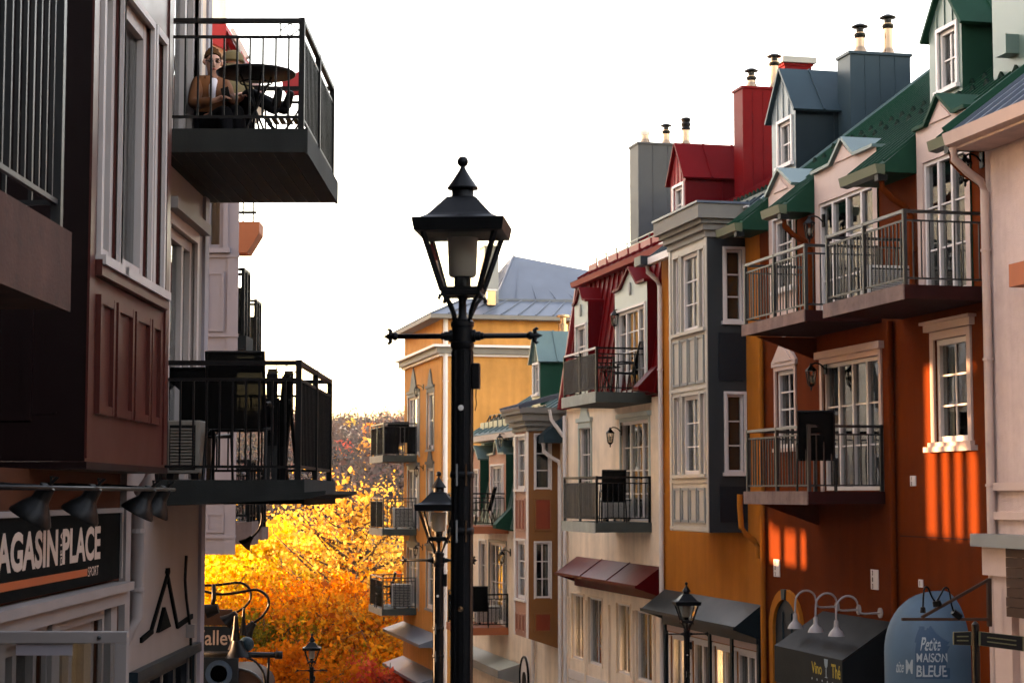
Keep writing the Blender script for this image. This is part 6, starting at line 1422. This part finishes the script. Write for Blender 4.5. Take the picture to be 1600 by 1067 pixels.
surf_text('Petite', 1440, 1473, 995, 1016, 'printpale', .01, .35); surf_text('MAISON', 1434, 1483, 1020, 1034, 'printpale', .015); surf_text('BLEUE', 1434, 1482, 1039, 1057, 'printpale', .015)
surf_text('tite', 1402, 1414, 1033, 1050, 'printpale', .01, .35); surf_text('M', 1417, 1428, 1030, 1052, 'printpale', .02)
# iron sign bracket with two lights
ub = 23.95; BK = lambda x, y: (ub, *RF.vz(x, y, ub))
t = thing('sign_bracket', 'brown iron triangular bracket in front of the rounded blue canopy', 'bracket', RF, (ub, .1, -.4))
for nm, a_, b_, w_ in (('arm', (1409,967), (1546,967), .035), ('brace', (1440,964), (1545,905), .035), ('wall_post', (1545,903), (1546,978), .05)):
    k = MB(); k.bar(BK(*a_), BK(*b_), w_, w_); k.build(nm, 'wood', t)
for nm, pts in (('light_arm', [(1463,940),(1470,928),(1476,918),(1482,920),(1485,932),(1487,945),(1491,957)]), ('light_arm', [(1463,942),(1456,932),(1450,918),(1445,918),(1443,930),(1442,950)])):
    k = MB(); k.tube([BK(x, y) for x, y in arc(pts)], .012, 6); k.build(nm, 'black', t, smooth=True)
for a_, b_, r_ in (((1442,948),(1442,957),.03), ((1489,955),(1500,964),.04), ((1463,938),(1465,946),.05)):
    k = MB(); k.tube([BK(*a_), BK(*b_)], [r_, r_*1.2], 10); k.build('lamp_head', 'black', t)
# direction post
p0 = at(1524, 975, 18.0); t = thing('direction_post', 'black post with two green direction boards at the lower right', 'signpost', None, (p0.x, 18.0, gz(18)))
h_ = p0.z-gz(18); k = MB(); k.lathe([(.05,0),(.05,.1),(.038,.12),(.038,h_),(.01,h_+.03)], 14); k.build('post', 'black', t, smooth=35)
def board(x0, y0, x1, y1, x2, y2, x3, y3, nm):
    q_ = [at(x, y, 17.93)-Vector((p0.x, 18.0, gz(18))) for x, y in ((x0,y0),(x1,y1),(x2,y2),(x3,y3))]
    k = MB(); k.prism(q_, (0,.03,0)); b_ = k.build(nm, 'greengutter', t); c_ = sum(q_, Vector())/4
    q2 = [c_+(p-c_)*.93+Vector((0,-.004,0)) for p in q_]; k = MB(); k.prism(q2, (0,.003,0)); k.build('board_field', 'canvasblack', b_)
    for j, f_ in enumerate((.33, .66)):
        a, b = q2[0].lerp(q2[3], f_), q2[1].lerp(q2[2], f_); k = MB(); k.bar(a.lerp(b,.15)+Vector((0,-.003,0)), a.lerp(b,.85)+Vector((0,-.003,0)), .002, .012); k.build('text_line', 'greengutter', b_)
board(1490,987,1518,986,1518,1008,1490,1007,'direction_board'); board(1530,986,1600,994,1600,1017,1530,1008,'direction_board')
# plank sign on the pink house
t = thing('plank_sign', 'brown wooden plank sign hanging on the pink house', 'sign', RF, (23.2, .3, .5)); zt_ = RF.uz(1585, 856, .35)[1]; zb_ = RF.uz(1585, 965, .35)[1]; n = 7
ur = RF.uz(1571, 900, .35)[0]
for i in range(n):
    a, b = zt_+(zb_-zt_)*i/n, zt_+(zb_-zt_)*(i+1)/n; k = MB(); k.box(ur-2.2, ur+random.uniform(-.02,.0), .30, .345+random.uniform(0,.008), b+.006, a); k.build('plank', 'wood', t)
for uu in (ur-.25, ur-1.9): k = MB(); k.box(uu-.04, uu+.04, .27, .30, zb_, zt_); k.build('batten', 'wood', t)

HAZE = .00009
# ================================================================ ground, hill
PR = [(-60,8.3),(-30,4.17),(0,0),(95,-13.2),(150,-13.0),(200,-9),(300,-1),(400,6),(480,11),(600,18),(800,31),(1200,30),(4000,0)]
def tz(Y):
    for (a, b), (c, d) in zip(PR[:-1], PR[1:]):
        if a <= Y <= c: return b+(d-b)*(Y-a)/(c-a)
    return PR[-1][1]
def hz(X, Y):
    z = tz(Y)
    if Y > 200: z += min((Y-200)/200, 1)*(2.5*math.sin(X*.021+1)+2*math.sin(X*.047+Y*.01)-(X+60)*.008)
    return z
mat('ground', (.10, .095, .09), .9, .25, .6, .3, 8); mat('hillground', (.10, .06, .035), .95, .3, .05)
xs = [-2500,-900,-500]+list(range(-360, 361, 24))+[500,900,2500]; ys = [-60,-30,0,20,40,60,80,95,120,150,200,240,280,320,360,400,440,480,540,600,700,800,1000,1200,4000]
mb = MB(); mb.add([(x, y, hz(x, y)) for y in ys for x in xs], [(j*len(xs)+i, j*len(xs)+i+1, (j+1)*len(xs)+i+1, (j+1)*len(xs)+i) for j in range(len(ys)-1) for i in range(len(xs)-1)])
o = mb.build('ground', 'ground', None, smooth=True); tag(o, 'sloping street ground and far hillside', None, None, 'structure')

# ================================================================ trees
def leaf_mat(name, tr=.5):
    m = bpy.data.materials.new(name); m.use_nodes = True; n = m.node_tree.nodes; l = m.node_tree.links; n.clear()
    o = n.new('ShaderNodeOutputMaterial'); d = n.new('ShaderNodeBsdfDiffuse'); t_ = n.new('ShaderNodeBsdfTranslucent'); mx = n.new('ShaderNodeMixShader'); at_ = n.new('ShaderNodeAttribute'); at_.attribute_name = 'Col'
    mx.inputs[0].default_value = tr; l.new(at_.outputs['Color'], d.inputs[0]); l.new(at_.outputs['Color'], t_.inputs[0]); l.new(d.outputs[0], mx.inputs[1]); l.new(t_.outputs[0], mx.inputs[2]); l.new(mx.outputs[0], o.inputs[0]); MATS[name] = m
leaf_mat('leaf', .55); leaf_mat('farleaf', .12)
mat('bark', (.055, .035, .025), .9, .3, 6, .5, 30)
def leaves_mesh(name, cen, size, cols, rng, aspect=1.5):
    n = len(cen); nrm = rng.normal(size=(n,3)); nrm /= np.linalg.norm(nrm, axis=1)[:,None]; b = rng.normal(size=(n,3)); tx = np.cross(nrm, b); tx /= np.linalg.norm(tx, axis=1)[:,None]; ty = np.cross(nrm, tx)
    s = size*rng.uniform(.6, 1.35, n); tx = tx*(s*.5)[:,None]; ty = ty*(s*.5*aspect)[:,None]
    # kite-shaped leaf, four corners
    V = np.stack([cen-ty, cen+tx*.9-ty*.1, cen+ty, cen-tx*.9-ty*.1], 1).reshape(-1,3)
    me = bpy.data.meshes.new(name); me.vertices.add(4*n); me.vertices.foreach_set('co', V.astype(np.float32).ravel())
    me.loops.add(4*n); me.loops.foreach_set('vertex_index', np.arange(4*n, dtype=np.int32)); me.polygons.add(n); me.polygons.foreach_set('loop_start', np.arange(0, 4*n, 4, dtype=np.int32))
    me.update(calc_edges=True)
    ca = me.color_attributes.new('Col', 'FLOAT_COLOR', 'POINT'); cc = np.concatenate([np.repeat(cols, 4, 0), np.ones((4*n,1))], 1).astype(np.float32); ca.data.foreach_set('color', cc.ravel())
    return me
def tree(name, lab, base, H, rad, pal, seed, n=9000, leaf=.16, crown0=.28, dens=1.0, group='autumn trees at the street end', twigs=70, spread=.55, cat='tree', limb=1.0):
    rng = np.random.default_rng(seed); rnd = random.Random(seed); t = thing(name, lab, cat, None, base, 0, group)
    mb = MB(); lean = Vector((rnd.uniform(-.06,.06), rnd.uniform(-.06,.06), 1)); top = lean*H*.93
    mb.tube([Vector((0,0,-.3)), lean*H*.25, lean*H*.55+Vector((rnd.uniform(-.2,.2),0,0)), top], [H*.020+.05, H*.015+.03, H*.009+.015, .012], 8); mb.build('trunk', 'bark', t, smooth=True)
    ends = []; lm = MB()
    for i in range(twigs):
        h = crown0+(1-crown0)*(i+.5)/twigs*.92; st = lean*H*h*.86; az = i*2.4+rnd.uniform(-.4,.4)
        prof_ = math.sin(math.pi*min(max((h-crown0)/(1-crown0), .02), .98)**.75)**.7
        L = rad*prof_*rnd.uniform(.6, 1.08); dr = Vector((math.cos(az), math.sin(az), rnd.uniform(.25,.9)))
        p1 = st+dr*L*.45+Vector((0,0,-.03*L)); p2 = st+Vector((dr.x, dr.y, dr.z*1.05))*L*.92
        lm.tube([st, p1, p2], [(.02+.012*L)*limb, (.012+.006*L)*limb, .006*limb], 5)
        for j in range(4):
            f = .35+.2*j; q_ = st.lerp(p2, f); e_ = q_+Vector((rnd.gauss(0,.5), rnd.gauss(0,.5), rnd.gauss(.15,.35)))*L*.36
            lm.tube([q_, e_], [.012*limb, .004*limb], 4); ends.append((e_, L)); 
        ends.append((p2, L))
    lm.build('limbs', 'bark', t, smooth=True)
    E_ = np.array([list(e[0]) for e in ends]); LL = np.array([e[1] for e in ends]); wts = LL/LL.sum(); idx = rng.choice(len(E_), n, p=wts)
    cen = E_[idx]+rng.normal(size=(n,3))*(LL[idx]*.5*spread)[:,None]*np.array([.62,.62,.48])
    clump = rng.uniform(0, 1, len(E_))[idx]; pal = np.array(pal); k_ = np.clip(clump*.65+rng.uniform(0,.5,n), 0, .9999)*(len(pal)-1); i0 = k_.astype(int); fr_ = (k_-i0)[:,None]
    cols = pal[i0]*(1-fr_)+pal[np.minimum(i0+1, len(pal)-1)]*fr_; cols = np.clip(cols*rng.uniform(1.0, 1.6, n)[:,None], 0, .88); leaf = leaf*np.where(rng.uniform(size=n) < .25, 1.7, .95)*(.6+.7*clump)
    put('crown', leaves_mesh('crown', cen, leaf, cols, rng), 'leaf', t)
    return t
YEL = [(.12,.11,.012),(.36,.24,.014),(.58,.38,.025),(.66,.47,.06),(.50,.28,.02)]
GOLD = [(.26,.115,.018),(.48,.26,.03),(.60,.38,.09),(.44,.20,.03),(.20,.075,.012)]
ORA = [(.17,.035,.006),(.42,.095,.008),(.54,.15,.012),(.58,.25,.02),(.24,.05,.008)]
RED = [(.28,.022,.015),(.50,.045,.028),(.56,.09,.045),(.34,.035,.015)]
GRN = [(.035,.04,.008),(.11,.10,.011),(.24,.18,.015),(.07,.055,.007)]
def tb(x, D): p = at(x, 900, D); return (p.x, D, hz(p.x, D)-.1)
def hpx(D, x, ytop): return at(x, ytop, D).z-tb(x, D)[2]
tree('yellow_tree', 'bright yellow tree rising behind the lower left balcony', tb(405, 88), hpx(88, 405, 775), 4.3, YEL, 1, 30000, .125)
tree('yellow_tree', 'yellow tree tight beside the left houses', tb(318, 84), hpx(84, 318, 850), 3.8, YEL, 2, 18000, .13)
tree('golden_tree', 'tall sparse golden tree with bare branches near the yellow house', tb(565, 84), hpx(84, 560, 690), 4.7, GOLD, 3, 10000, .12, crown0=.2, twigs=90, spread=.75, limb=1.6)
tree('golden_tree', 'golden tree behind the gap between the other trees', tb(478, 100), hpx(100, 480, 785), 4.8, YEL[1:]+GOLD[:2], 4, 18000, .14)
tree('orange_tree', 'deep orange maple in the middle of the trees', tb(500, 80), hpx(80, 500, 870), 4.1, ORA, 5, 26000, .115, crown0=.12)
tree('orange_tree', 'burnt orange maple low down beside the yellow house', tb(590, 79), hpx(79, 590, 910), 3.1, ORA[:4]+GOLD[:2], 6, 13000, .115, crown0=.12)
tree('green_tree', 'olive green tree between the yellow and orange crowns', tb(420, 78), hpx(78, 420, 935), 2.9, GRN, 7, 13000, .115, crown0=.15)
tree('orange_tree', 'rusty orange tree at the bottom left of the group', tb(440, 66), hpx(66, 440, 995), 3.2, ORA[:3], 8, 13000, .105, crown0=.15)
tree('red_bush', 'scarlet maple at the foot of the yellow house', tb(612, 66), hpx(66, 612, 1018), 1.9, RED, 9, 9000, .105, crown0=.15)
tree('golden_tree', 'amber tree partly hidden behind the yellow house balconies', tb(645, 92), hpx(92, 640, 800), 3.7, GOLD, 10, 9000, .13)
tree('yellow_tree', 'yellow tree far back on the left behind the others', tb(350, 104), hpx(104, 350, 795), 5.0, YEL, 11, 16000, .15)
# lone trees and houses on the hillside
def far_tree(lab, x, y, D, H, rad, pal, seed, n=500, leaf=1.0, name='hillside_tree'):
    p = at(x, y, D); b = (p.x, D, min(p.z-H*.5, hz(p.x, D))); tree(name, lab, b, p.z+H*.5-b[2], rad, pal, seed, n, leaf, group='lone trees on the far hillside', twigs=24)
far_tree('scarlet round tree in front of the far hillside houses', 538, 706, 430, 4.2, 2.4, RED, 21)
far_tree('golden orange tree beside the top yellow house balcony on the hillside', 577, 667, 470, 4.5, 2.3, ORA[1:], 22)
far_tree('pale golden pointed tree above the hillside houses', 548, 660, 520, 4.5, 1.5, YEL[1:], 23)
far_tree('orange hillside tree low between balcony and yellow house', 605, 715, 330, 7, 4.0, GOLD, 24, 900, .8)
far_tree('small orange hillside tree at the left of the gap', 521, 722, 380, 4, 1.6, ORA, 25)
mat('farwall', (.12, .09, .08), .9, .1, .3); mat('farroof', (.02, .025, .035), .7, .2, .2); mat('fartrim', (.35, .30, .26), .7)
def far_house(lab, x, y, D, W, Hh, rise, dep, rz):
    p = at(x, y, D); b = (p.x, D, min(p.z, hz(p.x, D))); h0 = p.z-b[2]; t = thing('hillside_house', lab, 'house', None, b, rz, 'houses on the far hillside')
    mb = MB(); mb.box(-W/2, W/2, 0, dep, -2, h0+Hh); mb.prism([(-W/2,0,h0+Hh),(W/2,0,h0+Hh),(0,0,h0+Hh+rise)], (0,dep,0)); mb.build('wall', 'farwall', t)
    for s_ in (-1, 1):
        a, b_ = Vector((s_*(W/2+.5),-.5,h0+Hh-.5*rise/W*2)), Vector((0,-.5,h0+Hh+rise)); k = MB(); n_ = Vector((s_*rise, 0, W/2)).normalized()*.35
        k.hexa([a, b_, b_+Vector((0,dep+1,0)), a+Vector((0,dep+1,0)), a+n_, b_+n_, b_+n_+Vector((0,dep+1,0)), a+n_+Vector((0,dep+1,0))]); k.build('roof', 'farroof', t)
        k = MB(); k.bar(a+Vector((0,-.1,0)), b_+Vector((0,-.1,0)), .2, .45); k.build('bargeboard', 'fartrim', t)
    for wx, wz in ((-.25,.25),(.25,.25),(-.25,.65),(.25,.65),(0,1.05)):
        k = MB(); k.box(wx*W-.4, wx*W+.4, -.12, -.02, h0+Hh*wz-.45, h0+Hh*wz+.45); f_ = k.build('window', 'fartrim', t); k = MB(); k.box(wx*W-.28, wx*W+.28, -.15, -.121, h0+Hh*wz-.34, h0+Hh*wz+.34); k.build('pane', 'navy', f_)
far_house('large hillside house with dark steep roof left of the golden spire tree', 535, 700, 480, 5.6, 2.6, 3.2, 8, R(8))
far_house('narrow gabled hillside house right of the large one', 554, 704, 470, 3.6, 3.4, 2.8, 7, R(-6))
far_house('hillside house with blue roof just above the golden tree', 552, 746, 380, 5, 1.6, 2.6, 7, R(20))
far_house('hillside house partly hidden at the right of the gap', 572, 706, 500, 6, 2, 2.4, 7, R(-25))
# the wood on the hill, one mass
rng = np.random.default_rng(99); cen = []; col = []
FP = np.array([(.13,.06,.05),(.17,.07,.055),(.09,.05,.045),(.20,.085,.04),(.06,.045,.038),(.03,.034,.028),(.15,.095,.075)])
for i in range(2600):
    Y = rng.uniform(230, 860); X = Y*rng.uniform(-.24, .16); z0 = hz(X, Y); Hh = rng.uniform(5, 10); rd = Hh*.34; pc_ = FP[rng.integers(len(FP))]*rng.uniform(.6, .9)*(1.1 if Y > 620 else .5)*(np.array([1,1,1]) if Y > 620 else np.array([.75,.95,1.25]))  # trees lower on the hill darker and bluer: shade put into their colour
    px_ = 800+2900*X/Y
    if 505 < px_ < 600 and 360 < Y < 500 and rng.uniform() < .75: continue
    m_ = 130; q_ = rng.normal(size=(m_,3))*np.array([rd*.55, rd*.55, Hh*.26])+np.array([X, Y, z0+Hh*.55]); cen.append(q_); col.append(np.repeat(pc_[None], m_, 0)*rng.uniform(.86,1.14,(m_,1)))
cen = np.concatenate(cen); col = np.concatenate(col); o = put('hillside_wood', leaves_mesh('hillside_wood', cen, .62, col, rng), 'farleaf'); tag(o, 'rusty autumn wood covering the far hillside', 'wood', None, 'stuff')

# autumn haze over the valley
hm = bpy.data.materials.new('haze'); hm.use_nodes = True; n = hm.node_tree.nodes; n.remove(n['Principled BSDF']); pv = n.new('ShaderNodeVolumePrincipled'); pv.inputs['Color'].default_value = (.86, .88, .95, 1); pv.inputs['Density'].default_value = HAZE; pv.inputs['Anisotropy'].default_value = .3
hm.node_tree.links.new(pv.outputs[0], n['Material Output'].inputs['Volume']); MATS['haze'] = hm
mb = MB(); mb.box(-700, 700, -70, 1300, -25, 75); o = mb.build('haze', 'haze'); tag(o, 'thin pale haze in the valley air', None, None, 'stuff')
